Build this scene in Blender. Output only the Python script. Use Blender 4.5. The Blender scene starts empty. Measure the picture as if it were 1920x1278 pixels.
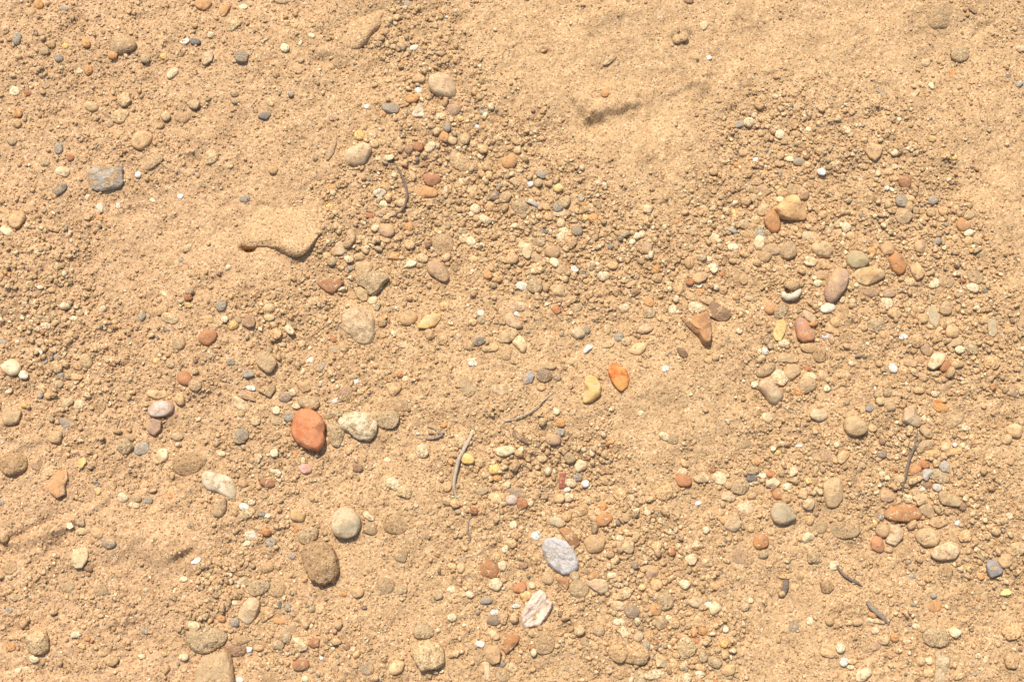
# Sandy gravel ground seen from above: every countable stone is an object of its own.
import bpy, math, random
import numpy as np
from mathutils import Vector, Matrix

C = bpy.context.scene.collection
rng = np.random.default_rng(7)
random.seed(7)

# ------------------------------------------------------------------ camera
PW, PH = 1920.0, 1278.0
TILT = math.radians(14.0)          # camera leans back from straight down
DIST = 1.36                        # metres to the centre of the view
HFOV = 2*math.atan(0.48/DIST)
cam_d = bpy.data.cameras.new('camera'); cam = bpy.data.objects.new('camera', cam_d); C.objects.link(cam)
cam.location = (0, -DIST*math.sin(TILT), DIST*math.cos(TILT))
cam.rotation_euler = (TILT, 0, 0)
cam_d.sensor_width = 36; cam_d.angle = HFOV
cam_d.clip_start = 0.05; cam_d.clip_end = 50
bpy.context.scene.camera = cam

# ------------------------------------------------------------------ light
SUN_EL, SUN_AZ = 61.0, 20.0         # azimuth measured from +Y (image up) towards -X (image left)
el, az = math.radians(SUN_EL), math.radians(SUN_AZ)
to_sun = Vector((-math.sin(az)*math.cos(el), math.cos(az)*math.cos(el), math.sin(el)))
sd = bpy.data.lights.new('sun', 'SUN'); sd.energy = 5.0; sd.angle = math.radians(0.55); sd.color = (1.0, 0.955, 0.88)
so = bpy.data.objects.new('sun', sd); C.objects.link(so)
so.rotation_euler = to_sun.to_track_quat('Z', 'Y').to_euler(); so.location = to_sun*5
w = bpy.data.worlds.new('World'); bpy.context.scene.world = w; w.use_nodes = True
nt = w.node_tree; bg = nt.nodes['Background']
sky = nt.nodes.new('ShaderNodeTexSky'); sky.sky_type = 'NISHITA'; sky.sun_disc = False
sky.sun_elevation = el; sky.sun_rotation = math.atan2(to_sun.x, to_sun.y)
sky.dust_density = 2.0
nt.links.new(sky.outputs[0], bg.inputs[0]); bg.inputs[1].default_value = 0.15
vs = bpy.context.scene.view_settings
vs.view_transform = 'Standard'; vs.look = 'None'; vs.exposure = -0.04; vs.gamma = 1.0

# ------------------------------------------------------------------ pixel <-> ground
TW = math.tan(HFOV/2); ct, st = math.cos(TILT), math.sin(TILT)
def unproj(px, py, z=0.0):
    "pixel of the 1920x1278 photograph -> point on the level z"
    u = (np.asarray(px, float)/PW-0.5)*2*TW; v = (0.5-np.asarray(py, float)/PH)*2*TW*PH/PW
    dx, dy, dz = u, v*ct+st, v*st-ct
    t = (z-cam.location.z)/dz
    return dx*t, cam.location.y+dy*t
def proj(x, y, z=0.0):
    rx, ry, rz = x, y-cam.location.y, z-cam.location.z
    cx = rx; cy = ry*ct+rz*st; cz = ry*(-st)+rz*ct
    return (cx/-cz/(2*TW)+0.5)*PW, (0.5-cy/-cz/(2*TW*PH/PW))*PH

# ------------------------------------------------------------------ noise
def _h(ix, iy, iz, s):
    with np.errstate(over='ignore'):
        n = (ix.astype(np.uint32)*np.uint32(374761393) + iy.astype(np.uint32)*np.uint32(668265263)
             + iz.astype(np.uint32)*np.uint32(2147483647) + np.uint32((s*974711) & 0xffffffff))
        n = (n ^ (n >> np.uint32(13)))*np.uint32(1274126177)
        n = n ^ (n >> np.uint32(16)); n = n*np.uint32(2246822519); n = n ^ (n >> np.uint32(15))
    return n.astype(np.float64)/4294967295.0*2-1
def vnoise(P, s=0):
    i = np.floor(P).astype(np.int64); f = P-i; f = f*f*(3-2*f)
    i = i+100000
    r = 0
    for a in (0, 1):
        for b in (0, 1):
            for c in (0, 1):
                wgt = (f[..., 0] if a else 1-f[..., 0])*(f[..., 1] if b else 1-f[..., 1])*(f[..., 2] if c else 1-f[..., 2])
                r = r+wgt*_h(i[..., 0]+a, i[..., 1]+b, i[..., 2]+c, s)
    return r
def fbm(P, s=0, o=3, g=0.5):
    r = 0; a = 1
    for k in range(o):
        r = r+a*vnoise(P*(2.03**k), s+k*17); a *= g
    return r
def smooth(x, a, b):
    t = np.clip((x-a)/(b-a), 0, 1); return t*t*(3-2*t)

# ------------------------------------------------------------------ mesh helpers
def mesh_of(name, V, F, smooth_=True):
    me = bpy.data.meshes.new(name)
    V = np.asarray(V, np.float32); F = np.asarray(F, np.int32); k = F.shape[1]
    me.vertices.add(len(V)); me.vertices.foreach_set('co', V.ravel())
    me.loops.add(F.size); me.loops.foreach_set('vertex_index', F.ravel())
    me.polygons.add(len(F)); me.polygons.foreach_set('loop_start', np.arange(0, F.size, k, dtype=np.int32))
    me.polygons.foreach_set('use_smooth', np.full(len(F), smooth_, bool))
    me.update(calc_edges=True); me.validate()
    return me
def color_attr(me, col, name='Col'):
    at = me.attributes.new(name, 'FLOAT_COLOR', 'POINT')
    c4 = np.ones((len(col), 4), np.float32); c4[:, :3] = col; at.data.foreach_set('color', c4.ravel())
def link(name, me, mat, loc=(0, 0, 0), parent=None):
    o = bpy.data.objects.new(name, me); C.objects.link(o); o.location = loc
    if mat: me.materials.append(mat)
    if parent: o.parent = parent
    return o

# ------------------------------------------------------------------ colours (albedo, linear)
COL = {
 'sand': (.524, .330, .165),
 'tn': (.57, .385, .195), 'lt': (.67, .49, .28), 'pc': (.62, .38, .18), 'or': (.56, .285, .115), 'og': (.50, .225, .085),
 'pk': (.52, .325, .158), 'rd': (.40, .185, .09), 'ru': (.46, .205, .09), 'br': (.34, .20, .11), 'gt': (.455, .310, .165),
 'gy': (.36, .285, .195), 'gk': (.46, .385, .28), 'gp': (.31, .22, .14), 'dg': (.21, .18, .14), 'sl': (.28, .25, .205), 'gc': (.47, .365, .22), 'sd': (.524, .330, .165),
 'gw': (.52, .45, .35), 'wh': (.72, .645, .52), 'wc': (.69, .60, .43), 'cr': (.75, .59, .34), 'ye': (.68, .44, .17), 'yb': (.80, .66, .22),
 'gd': (.61, .375, .165), 'gb': (.72, .44, .15), 'am': (.64, .29, .085), 'bo': (.44, .225, .095), 'bk': (.26, .155, .085),
 'rs': (.55, .24, .11), 'mv': (.46, .30, .20), 'li': (.50, .45, .46), 'gn': (.45, .36, .21), 'gs': (.40, .30, .155),
 'ob': (.64, .315, .135), 'br1': (.52, .215, .095), 'bq': (.36, .115, .075), 'ro': (.60, .33, .24), 'ch': (.68, .54, .33),
 'gt2': (.64, .37, .155), 'qz': (.67, .535, .35), 'cy': (.66, .50, .27), 'dm': (.40, .245, .12)}
CNAME = {'gt2': 'golden tan', 'tn': 'tan', 'lt': 'pale tan', 'pc': 'peach', 'or': 'orange', 'og': 'orange-brown', 'pk': 'pinkish tan', 'rd': 'dull red',
 'ru': 'rusty', 'br': 'brown', 'gt': 'dusty brown', 'gy': 'grey', 'gk': 'light grey', 'gp': 'purple-grey', 'dg': 'dark grey', 'sl': 'slate',
 'gc': 'grey-cream', 'gw': 'pale grey', 'wh': 'white', 'wc': 'off-white', 'cr': 'cream', 'ye': 'yellow', 'gd': 'golden tan',
 'gb': 'honey', 'am': 'amber', 'bo': 'brown-orange', 'bk': 'dark brown', 'dm': 'dark brown', 'ob': 'orange'}

# ------------------------------------------------------------------ materials
def nodes_mat(name):
    m = bpy.data.materials.new(name); m.use_nodes = True; t = m.node_tree
    return m, t, t.nodes['Principled BSDF'], t.nodes.new, t.links.new
def mixrgb(t, mode, fac, a, b):
    n = t.nodes.new('ShaderNodeMix'); n.data_type = 'RGBA'; n.blend_type = mode
    for sock, v in ((n.inputs[0], fac), (n.inputs[6], a), (n.inputs[7], b)):
        if hasattr(v, 'is_output'): t.links.new(v, sock)
        elif isinstance(v, float): sock.default_value = v
        else: sock.default_value = (*v, 1)
    return n.outputs[2]
def ramp(t, src, stops):
    r = t.nodes.new('ShaderNodeValToRGB'); e = r.color_ramp.elements
    while len(e) < len(stops): e.new(0.5)
    for q, (p, c) in zip(e, stops): q.position = p; q.color = (*c, 1) if len(c) == 3 else c
    t.links.new(src, r.inputs[0]); return r.outputs[0]
def tex(t, kind, scale, vec, detail=3, rough=0.6, out=0):
    n = t.nodes.new('ShaderNodeTex'+kind); n.inputs['Scale'].default_value = scale
    if kind == 'Noise': n.inputs['Detail'].default_value = detail; n.inputs['Roughness'].default_value = rough
    t.links.new(vec, n.inputs['Vector']); return n.outputs[out]
def grain_color(t, vec, scale, base):
    "colour of single sand grains: mostly the base, some dark, some pale"
    vo = t.nodes.new('ShaderNodeTexVoronoi'); vo.inputs['Scale'].default_value = scale; t.links.new(vec, vo.inputs['Vector'])
    sep = t.nodes.new('ShaderNodeSeparateColor'); t.links.new(vo.outputs['Color'], sep.inputs[0])
    k = ramp(t, sep.outputs[0], [(0.0, (.42, .40, .40)), (.07, (.62, .58, .54)), (.16, (.86, .84, .80)), (.55, (1, 1, 1)), (.86, (1.12, 1.14, 1.15)), (.95, (1.24, 1.34, 1.45)), (1.0, (1.32, 1.55, 1.95))])
    return mixrgb(t, 'MULTIPLY', 1.0, base, k), vo.outputs['Distance']
def sand_material(name, base=None, scale=760, bump=0.00055):
    m, t, p, new, ln = nodes_mat(name)
    tc = new('ShaderNodeTexCoord'); vec = tc.outputs['Object']
    if base is None:
        at = new('ShaderNodeAttribute'); at.attribute_name = 'Col'; base_s = at.outputs['Color']
    else:
        base_s = base
    c1, d1 = grain_color(t, vec, scale, base_s)
    n = tex(t, 'Noise', 45, vec, 5)
    k = ramp(t, n, [(.3, (.93, .92, .91)), (.7, (1.06, 1.07, 1.08))])
    c2 = mixrgb(t, 'MULTIPLY', 1.0, c1, k)
    ln(c2, p.inputs['Base Color']); p.inputs['Roughness'].default_value = 0.92; p.inputs['Specular IOR Level'].default_value = 0.1
    add = new('ShaderNodeMath'); add.operation = 'MULTIPLY_ADD'
    nn = tex(t, 'Noise', 420, vec, 3, .7)
    ln(nn, add.inputs[0]); add.inputs[1].default_value = 1.1
    inv = new('ShaderNodeMath'); inv.operation = 'MULTIPLY'; inv.inputs[1].default_value = -1.0; ln(d1, inv.inputs[0]); ln(inv.outputs[0], add.inputs[2])
    b = new('ShaderNodeBump'); b.inputs['Strength'].default_value = 0.7; b.inputs['Distance'].default_value = bump
    ln(add.outputs[0], b.inputs['Height']); ln(b.outputs[0], p.inputs['Normal'])
    return m
_mats = {}
def stone_material(ck, dust, kind):
    "solid stone of colour ck with mottling, specks and a thin patchy coat of sand; kind smooth / rough"
    key = (ck, dust, kind)
    if key in _mats: return _mats[key]
    m, t, p, new, ln = nodes_mat('stone_%s_%s_%02d' % (ck, kind, int(dust*100)))
    tc = new('ShaderNodeTexCoord'); oi = new('ShaderNodeObjectInfo')
    off = new('ShaderNodeVectorMath'); off.operation = 'MULTIPLY_ADD'
    ln(oi.outputs['Random'], off.inputs[0]); off.inputs[1].default_value = (3, 5, 7); ln(tc.outputs['Object'], off.inputs[2]); vec = off.outputs[0]
    base = COL[ck]
    n1 = tex(t, 'Noise', 95, vec, 4, .6)
    k1 = ramp(t, n1, [(.28, (.80, .77, .74)), (.5, (1, 1, 1)), (.75, (1.14, 1.15, 1.15))])
    c = mixrgb(t, 'MULTIPLY', 1.0, base, k1)
    if ck in ('am', 'gb', 'gd', 'pk', 'br1', 'og', 'bo', 'rs'):      # mineral staining
        n5 = tex(t, 'Noise', 60, vec, 5, .65)
        red = {'am': (.50, .12, .03), 'gb': (.70, .45, .22), 'gd': (.70, .48, .25), 'pk': (.42, .26, .17), 'br1': (.46, .155, .06), 'og': (.40, .19, .09), 'bo': (.30, .15, .07), 'rs': (.42, .24, .17)}[ck]
        f = ramp(t, n5, [(.47, (0, 0, 0)), (.60, (1, 1, 1))]); c = mixrgb(t, 'MIX', f, c, red)
    if ck in ('gc', 'mv', 'gk', 'gp', 'qz', 'gn', 'wc', 'cr', 'lt', 'sl'):
        n6 = tex(t, 'Noise', 70, vec, 5, .7)
        alt = {'gc': (.56, .40, .22), 'mv': (.60, .46, .36), 'gk': (.22, .20, .19), 'gp': (.36, .25, .16), 'qz': (.50, .37, .20), 'gn': (.50, .37, .21), 'wc': (.60, .45, .27), 'cr': (.62, .41, .20), 'lt': (.56, .36, .20), 'sl': (.36, .31, .27)}[ck]
        f = ramp(t, n6, [(.45, (0, 0, 0)), (.62, (1, 1, 1))]); c = mixrgb(t, 'MIX', f, c, alt)
    vo = new('ShaderNodeTexVoronoi'); vo.inputs['Scale'].default_value = 900; ln(vec, vo.inputs['Vector'])
    sp = new('ShaderNodeSeparateColor'); ln(vo.outputs['Color'], sp.inputs[0])
    k2 = ramp(t, sp.outputs[0], [(0, (.70, .68, .66)), (.12, (.92, .91, .9)), (.8, (1, 1, 1)), (1, (1.18, 1.2, 1.22))])
    c = mixrgb(t, 'MULTIPLY', 1.0 if kind == 'rough' else .55, c, k2)
    hv = new('ShaderNodeHueSaturation'); ln(c, hv.inputs['Color'])
    mr = new('ShaderNodeMapRange'); ln(oi.outputs['Random'], mr.inputs[0]); mr.inputs[3].default_value = .90; mr.inputs[4].default_value = 1.10
    ln(mr.outputs[0], hv.inputs['Value']); c = hv.outputs[0]
    gc, gd = grain_color(t, vec, 800, COL['sand'])
    n3 = tex(t, 'Noise', 170, vec, 5, .7)
    lo = 1.0-dust
    fac = ramp(t, n3, [(max(0., .30+.35*lo-.05), (0, 0, 0)), (min(1., .30+.35*lo+.05), (1, 1, 1))])
    c = mixrgb(t, 'MIX', fac, c, gc)
    ln(c, p.inputs['Base Color'])
    p.inputs['Roughness'].default_value = .78 if kind == 'smooth' else .92
    p.inputs['Specular IOR Level'].default_value = .2 if kind == 'smooth' else .1
    nb = tex(t, 'Noise', 300, vec, 6, .75); nb2 = tex(t, 'Voronoi', 800, vec)
    ma = new('ShaderNodeMath'); ma.operation = 'MULTIPLY'; ln(nb2, ma.inputs[0]); ln(fac, ma.inputs[1])
    ms = new('ShaderNodeMath'); ms.operation = 'SUBTRACT'; ln(nb, ms.inputs[0]); ln(ma.outputs[0], ms.inputs[1])
    b = new('ShaderNodeBump'); b.inputs['Strength'].default_value = .8; b.inputs['Distance'].default_value = .0007 if kind == 'smooth' else .0013
    ln(ms.outputs[0], b.inputs['Height']); ln(b.outputs[0], p.inputs['Normal'])
    _mats[key] = m; return m
M_SAND = sand_material('sand_ground')
M_GRAIN = sand_material('gravel_grains', scale=900, bump=.0004)
M_CLOD = {k: sand_material('soil_'+k, tuple(COL[k]), 760, .0008) for k in ('gt', 'tn', 'lt', 'pk', 'pc', 'dm', 'br', 'sd')}

# ------------------------------------------------------------------ ground sheet
DX = 0.00115
XH, Y0, Y1 = 0.62, -0.43, 0.50
xs = np.arange(-XH, XH+DX/2, DX); ys = np.arange(Y0, Y1+DX/2, DX)
GX, GY = np.meshgrid(xs, ys); NY, NX = GX.shape
PX, PY = proj(GX, GY)
fy = np.fft.fftfreq(NY, DX)[:, None]; fx = np.fft.fftfreq(NX, DX)[None, :]; FR = np.hypot(fx, fy)
def band(lo, hi, seed, aniso=None):
    "noise with wavelengths between lo and hi metres, unit variance"
    r = np.random.default_rng(seed).standard_normal((NY, NX)); S = np.fft.fft2(r)
    f = FR
    if aniso:
        a = math.radians(aniso[0]); u = fx*math.cos(a)+fy*math.sin(a); v = -fx*math.sin(a)+fy*math.cos(a); f = np.hypot(u*aniso[1], v)
    g = np.exp(-(f*lo)**2*2)*(1-np.exp(-(f*hi)**2*1.0))
    q = np.fft.ifft2(S*g).real; return q/q.std()
def blur(A, s):
    return np.fft.ifft2(np.fft.fft2(A)*np.exp(-2*(math.pi*s*FR)**2)).real
GB = """820 230 90 90 70,900 300 110 80 95,720 370 105 75 75,880 400 150 95 90,1020 420 130 95 100,1060 510 120 65 100,1180 480 130 65 90,1290 530 80 60 85,780 510 95 55 55,655 455 55 75 85
1460 285 105 85 95,1440 400 130 90 100,1580 440 110 70 90,1700 350 85 55 75,1725 440 90 60 95,1800 450 60 60 85,1620 245 80 40 60,1640 525 150 60 80,1500 225 110 60 55,1850 540 50 50 50
1470 640 70 110 80,1570 620 60 80 60,1750 600 110 60 80,1790 680 110 60 95,1885 650 50 140 70,1700 765 90 50 60,1720 850 130 60 95,1740 930 120 75 95,1480 880 130 70 95,1400 930 90 55 60,1600 830 60 60 45
980 860 120 65 80,1080 880 80 80 95,980 950 110 55 80,1120 980 110 60 95,1200 1055 120 95 100,1240 1150 120 80 90,1100 1150 90 55 60,1000 1200 100 60 65,900 1070 70 60 50,1300 1000 70 45 50,1250 1235 120 50 85,1350 1180 70 60 70
560 600 130 70 60,120 640 110 110 85,55 540 90 80 65,230 720 120 70 50,120 765 130 60 50,350 680 90 60 50,500 880 110 70 55,640 720 140 50 50,440 1115 75 100 95,480 950 75 55 60,560 1220 140 60 55
260 860 120 50 45,710 590 80 60 45,90 450 90 60 60,300 90 200 55 30,100 120 100 100 38,240 260 110 60 40,790 100 75 90 80,760 30 60 40 50,840 160 60 55 70,1870 1040 70 55 95,1650 1150 100 50 40,1740 1200 100 55 50
1880 1230 60 40 35,680 1240 90 40 50,560 800 80 40 35,200 1150 160 70 40,60 1100 80 80 40,1560 990 60 40 40,620 60 60 50 25,880 620 80 50 35,1240 620 60 40 40"""
GB = [tuple(map(float, q.split())) for q in GB.replace('\n', ',').split(',')]
def grav_at(px, py):
    r0 = np.full(px.shape, .21)      # crumbly sand everywhere except the smooth tongues
    for x, y, a, b in ((1000, 70, 250, 100), (1170, 220, 150, 130), (1370, 70, 230, 100), (520, 420, 110, 80), (1885, 380, 70, 170), (1230, 780, 150, 80), (330, 450, 130, 60), (1470, 1180, 130, 70), (560, 350, 120, 40), (1380, 600, 60, 60), (300, 1040, 90, 45), (1640, 60, 160, 90), (660, 60, 60, 50)):
        r0 = r0-.18*np.exp(-(((px-x)/a)**2+((py-y)/b)**2)**2)
    r0 = np.clip(r0, .04, 1); r = r0.copy()
    for x, y, a, b, w_ in GB:
        d = ((px-x)/a)**2+((py-y)/b)**2; r = np.maximum(r, r0+(w_/100-r0)*np.exp(-(d/1.15)**1.6))
    return r
wob = 24*band(.02, .09, 3); wob2 = 24*band(.02, .09, 4)
G0 = grav_at(PX+wob, PY+wob2); G = np.clip(G0+(.04+.10*G0)*band(.012, .05, 5), 0, 1)       # how gravelly
crumb = np.clip(smooth(blur(G, .006), .08, .5)+.22*band(.03, .12, 6)+.30*smooth(-PX, -700, -250)*smooth(PY, 100, 500), .04, 1)
H = (.0022*band(.10, .5, 11)+.0009*band(.030, .12, 12, (35, 1.6))+.00055*np.tanh(3*band(.007, .035, 17))*smooth(blur(band(.04, .15, 18), .001), -1.2, 1.0)-.0016*np.clip(band(.003, .010, 19)-2.1, 0, 1)+.00062*band(.010, .035, 13, (35, 1.6))*(.35+.85*crumb)
     + .00038*band(.004, .012, 14)*(.10+1.1*crumb)+.00020*band(.0016, .004, 15)*(.6+.6*crumb))
lump = band(.006, .016, 16); H += .0009*np.clip(lump-.8, 0, 2)*crumb
def inpoly(poly, X, Y):
    r = np.zeros(X.shape, bool); n = len(poly)
    for k in range(n):
        x1, y1 = poly[k]; x2, y2 = poly[(k+1) % n]
        c = (y1 > Y) != (y2 > Y); r ^= c & (X < (x2-x1)*(Y-y1)/((y2-y1) if y2 != y1 else 1e-9)+x1)
    return r
PXw = PX+5*band(.006, .02, 21); PYw = PY+5*band(.006, .02, 22)
def plateau(pts, h, soft=.0018, fade=(0, 1), tilt=.75):
    "raised block of firm sand with a cliff on one side, given in photo pixels"
    global H
    poly = [tuple(map(float, s.split(','))) for s in pts.split()]
    m = blur(inpoly(poly, PXw, PYw).astype(float), soft)
    P = np.array(poly); d = PX*fade[0]+PY*fade[1]; a = P@np.array(fade); lo, hi = a.min(), a.max()
    H += h*m*((1-tilt)+tilt*np.clip((d-lo)/(hi-lo), 0, 1))
def dome(px, py, rx, ry, h, ang=0, p=2.0):
    global H
    a = math.radians(ang); u = (PX-px)*math.cos(a)-(PY-py)*math.sin(a); v = (PX-px)*math.sin(a)+(PY-py)*math.cos(a)
    H += h*np.exp(-((u/rx)**2+(v/ry)**2)**(p/2))
# firm lumps, hollows and little cliffs the photo shows
dome(463, 464, 14, 7, -.013, 0, 3)
dome(604, 118, 24, 15, -.007, 20, 3); dome(640, 130, 20, 12, -.003)
plateau('1060,160 1110,150 1190,170 1195,200 1160,210 1130,214 1100,226 1082,208', .0075, .0020, (.35, 1), .95)
dome(1120, 236, 30, 9, -.0030, 8, 3)
plateau('1175,98 1300,95 1335,120 1320,160 1268,168 1225,182 1190,178', .0028, .0022, (.4, 1), .95)
dome(1023, 97, 9, 5, -.006, 0, 3)
dome(1595, 45, 20, 12, .004)
dome(1272, 62, 22, 14, .008, 0, 3); dome(1320, 160, 16, 14, .003); dome(1265, 85, 30, 10, .003)
dome(1590, 325, 42, 26, -.006, 25, 3); dome(250, 398, 26, 12, -.0045, 15, 3)
dome(300, 1018, 75, 40, .009, -15, 3); dome(343, 1046, 24, 8, -.006, 32, 3)
dome(120, 330, 40, 15, -.003, 20); dome(160, 360, 20, 25, -.004); dome(30, 740, 30, 18, -.006); dome(5, 1035, 22, 20, -.009)
dome(205, 225, 20, 26, -.004); dome(195, 265, 22, 20, .004); dome(350, 225, 40, 20, -.004, 20)
dome(1770, 300, 26, 18, .006); dome(1885, 520, 34, 26, -.005); dome(1720, 620, 24, 16, .004); dome(1410, 560, 60, 40, -.003)
dome(1500, 640, 40, 60, -.002); dome(1150, 30, 60, 14, .003, 10); dome(920, 40, 20, 20, -.002); dome(858, 40, 14, 8, -.004)
dome(1640, 215, 20, 26, -.003); dome(1290, 600, 60, 50, -.003); dome(1200, 800, 140, 70, -.002); dome(1640, 950, 60, 40, -.002)
dome(1900, 420, 60, 160, .004, 0); dome(1000, 60, 260, 140, .004); dome(60, 1250, 40, 20, -.004); dome(95, 1000, 60, 8, .003, 20)
dome(425, 385, 14, 8, -.004, 30); dome(40, 1000, 70, 7, -.003, 25); dome(60, 830, 70, 10, .003, 20); dome(160, 960, 90, 9, .003, 28)
dome(700, 1100, 100, 60, .003); dome(560, 560, 80, 8, -.002, 10); dome(540, 650, 40, 20, -.003)
H0 = H.copy()
def hat(x, y):
    i = np.clip((np.asarray(x)+XH)/DX, 0, NX-1.001); j = np.clip((np.asarray(y)-Y0)/DX, 0, NY-1.001)
    a = np.floor(i).astype(int); b = np.floor(j).astype(int); u = i-a; v = j-b
    return (H[b, a]*(1-u)+H[b, a+1]*u)*(1-v)+(H[b+1, a]*(1-u)+H[b+1, a+1]*u)*v
OCC = np.zeros((NY, NX), bool)      # where catalogued stones stand

# ------------------------------------------------------------------ stones
def radial(poly, nth):
    "radius of a closed outline seen from its centre"
    P = np.asarray(poly, float); c = P.mean(0)
    th = np.linspace(0, 2*math.pi, nth, endpoint=False); D = np.stack([np.cos(th), np.sin(th)], 1)
    A = P-c; B = np.roll(P, -1, 0)-c; r = np.zeros(nth)
    for a, b in zip(A, B):
        e = b-a; den = D[:, 0]*e[1]-D[:, 1]*e[0]; den = np.where(abs(den) < 1e-12, 1e-12, den)
        t = (a[0]*e[1]-a[1]*e[0])/den; s = (a[0]*D[:, 1]-a[1]*D[:, 0])/den
        ok = (t > 0) & (s >= -1e-6) & (s <= 1+1e-6); r = np.where(ok & (t > r), t, r)
    bad = r == 0
    if bad.any(): r[bad] = r[~bad].mean()
    return c, r
def make_stone(poly, form, Hh, seed, nth, nph, exposed, zg, bank=0):
    "closed body whose widest outline is poly (metres); returns verts, quads, centre"
    c, r = radial(poly, nth)
    r_mean = r.mean()
    kk = {'o': 2, 'a': .4, 'f': .5, 'c': 1, 'b': 2}[form]
    for _ in range(int(round(kk*nth/48))): r = (np.roll(r, 1)+2*r+np.roll(r, -1))/4
    r = r*(r_mean/r.mean())*1.05
    rs = np.random.default_rng(seed)
    th = np.linspace(0, 2*math.pi, nth, endpoint=False)
    ph = np.linspace(-math.pi/2, math.pi/2, nph+2)[1:-1]
    TH, PHI = np.meshgrid(th, ph)
    N = np.stack([np.cos(PHI)*np.cos(TH), np.cos(PHI)*np.sin(TH), np.sin(PHI)], -1)
    pole = np.array([[0, 0, -1.], [0, 0, 1.]])
    N = np.concatenate([N.reshape(-1, 3), pole]); U = N.copy()
    e = {'o': .80, 'a': .66, 'f': .52, 'c': .70, 'b': .72}[form]
    hr = np.hypot(U[:, 0], U[:, 1]); s = np.where(hr > 1e-9, hr**e/np.maximum(hr, 1e-9), 0)
    U[:, 0] *= s; U[:, 1] *= s
    if form in ('a', 'c', 'f') or (form in ('o', 'b') and seed % 3 < 2):
        k = {'a': 7, 'c': 8, 'f': 4, 'o': 5, 'b': 4}[form]
        lo = {'a': .60, 'c': .74, 'f': .6, 'o': .82, 'b': .7}[form]
        for _ in range(k):
            a = rs.uniform(0, 2*math.pi); z = rs.uniform(.70, .98); q = math.sqrt(1-z*z)
            n = np.array([q*math.cos(a), q*math.sin(a), z]); d = rs.uniform(lo, .93)
            ov = np.maximum(U@n-d, 0); U -= ov[:, None]*n*.93
    R = float(r.mean())
    rr = np.concatenate([np.tile(r, nph), [R, R]])
    V = np.empty_like(U); V[:, 0] = U[:, 0]*rr; V[:, 1] = U[:, 1]*rr
    V[:, 2] = U[:, 2]*Hh/2
    off = rs.uniform(-50, 50, 3)
    am = {'o': .04, 'a': .045, 'f': .045, 'c': .11, 'b': .05}[form]
    Q = V*np.array([1, 1, R/(Hh/2)*.8])/R
    d = fbm(Q*1.6+off, seed % 97, 3)*am*.8
    if form == 'c':
        d += .06*np.abs(fbm(Q*5+off, 5, 3)) + .035*fbm(V/.0025+off, 9, 2)*min(1, .012/R)
    elif form == 'b': d += .02*fbm(V/.003+off, 9, 2)*min(1, .012/R)
    else: d += .010*fbm(Q*6+off, 8, 3)
    Nn = N.copy(); Nn[:, 2] *= .6
    V += Nn*(d*R)[:, None]*np.array([1, 1, min(1., Hh/2/R*1.6)])
    V[:, 2] += (exposed-.5)*Hh
    a = rs.uniform(0, 2*math.pi)          # a slight lean
    if bank: V[:, 2] += (V[:, 0]*.50-V[:, 1]*.60)*bank-.0045
    else: V[:, 2] += (V[:, 0]*math.cos(a)+V[:, 1]*math.sin(a))*(.10 if form != 'b' else .04)
    idx = np.arange(nth*nph).reshape(nph, nth); nx = np.roll(idx, -1, 1)
    F = np.stack([idx[:-1], nx[:-1], nx[1:], idx[1:]], -1).reshape(-1, 4)
    b0, t0 = nth*nph, nth*nph+1
    Fb = np.stack([np.full(nth, b0), nx[0], idx[0], idx[0]], -1); Ft = np.stack([np.full(nth, t0), idx[-1], nx[-1], nx[-1]], -1)
    return V, F, Fb[:, :3], Ft[:, :3], c, r
def poly_mesh(name, V, F, T):
    me = bpy.data.meshes.new(name); T = np.concatenate(T)
    loops = np.concatenate([F.ravel(), T.ravel()]).astype(np.int32)
    st_ = np.concatenate([np.arange(len(F))*4, len(F)*4+np.arange(len(T))*3]).astype(np.int32)
    me.vertices.add(len(V)); me.vertices.foreach_set('co', np.asarray(V, np.float32).ravel())
    me.loops.add(len(loops)); me.loops.foreach_set('vertex_index', loops)
    me.polygons.add(len(st_)); me.polygons.foreach_set('loop_start', st_)
    me.polygons.foreach_set('use_smooth', np.ones(len(st_), bool)); me.update(calc_edges=True); me.validate()
    return me

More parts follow.
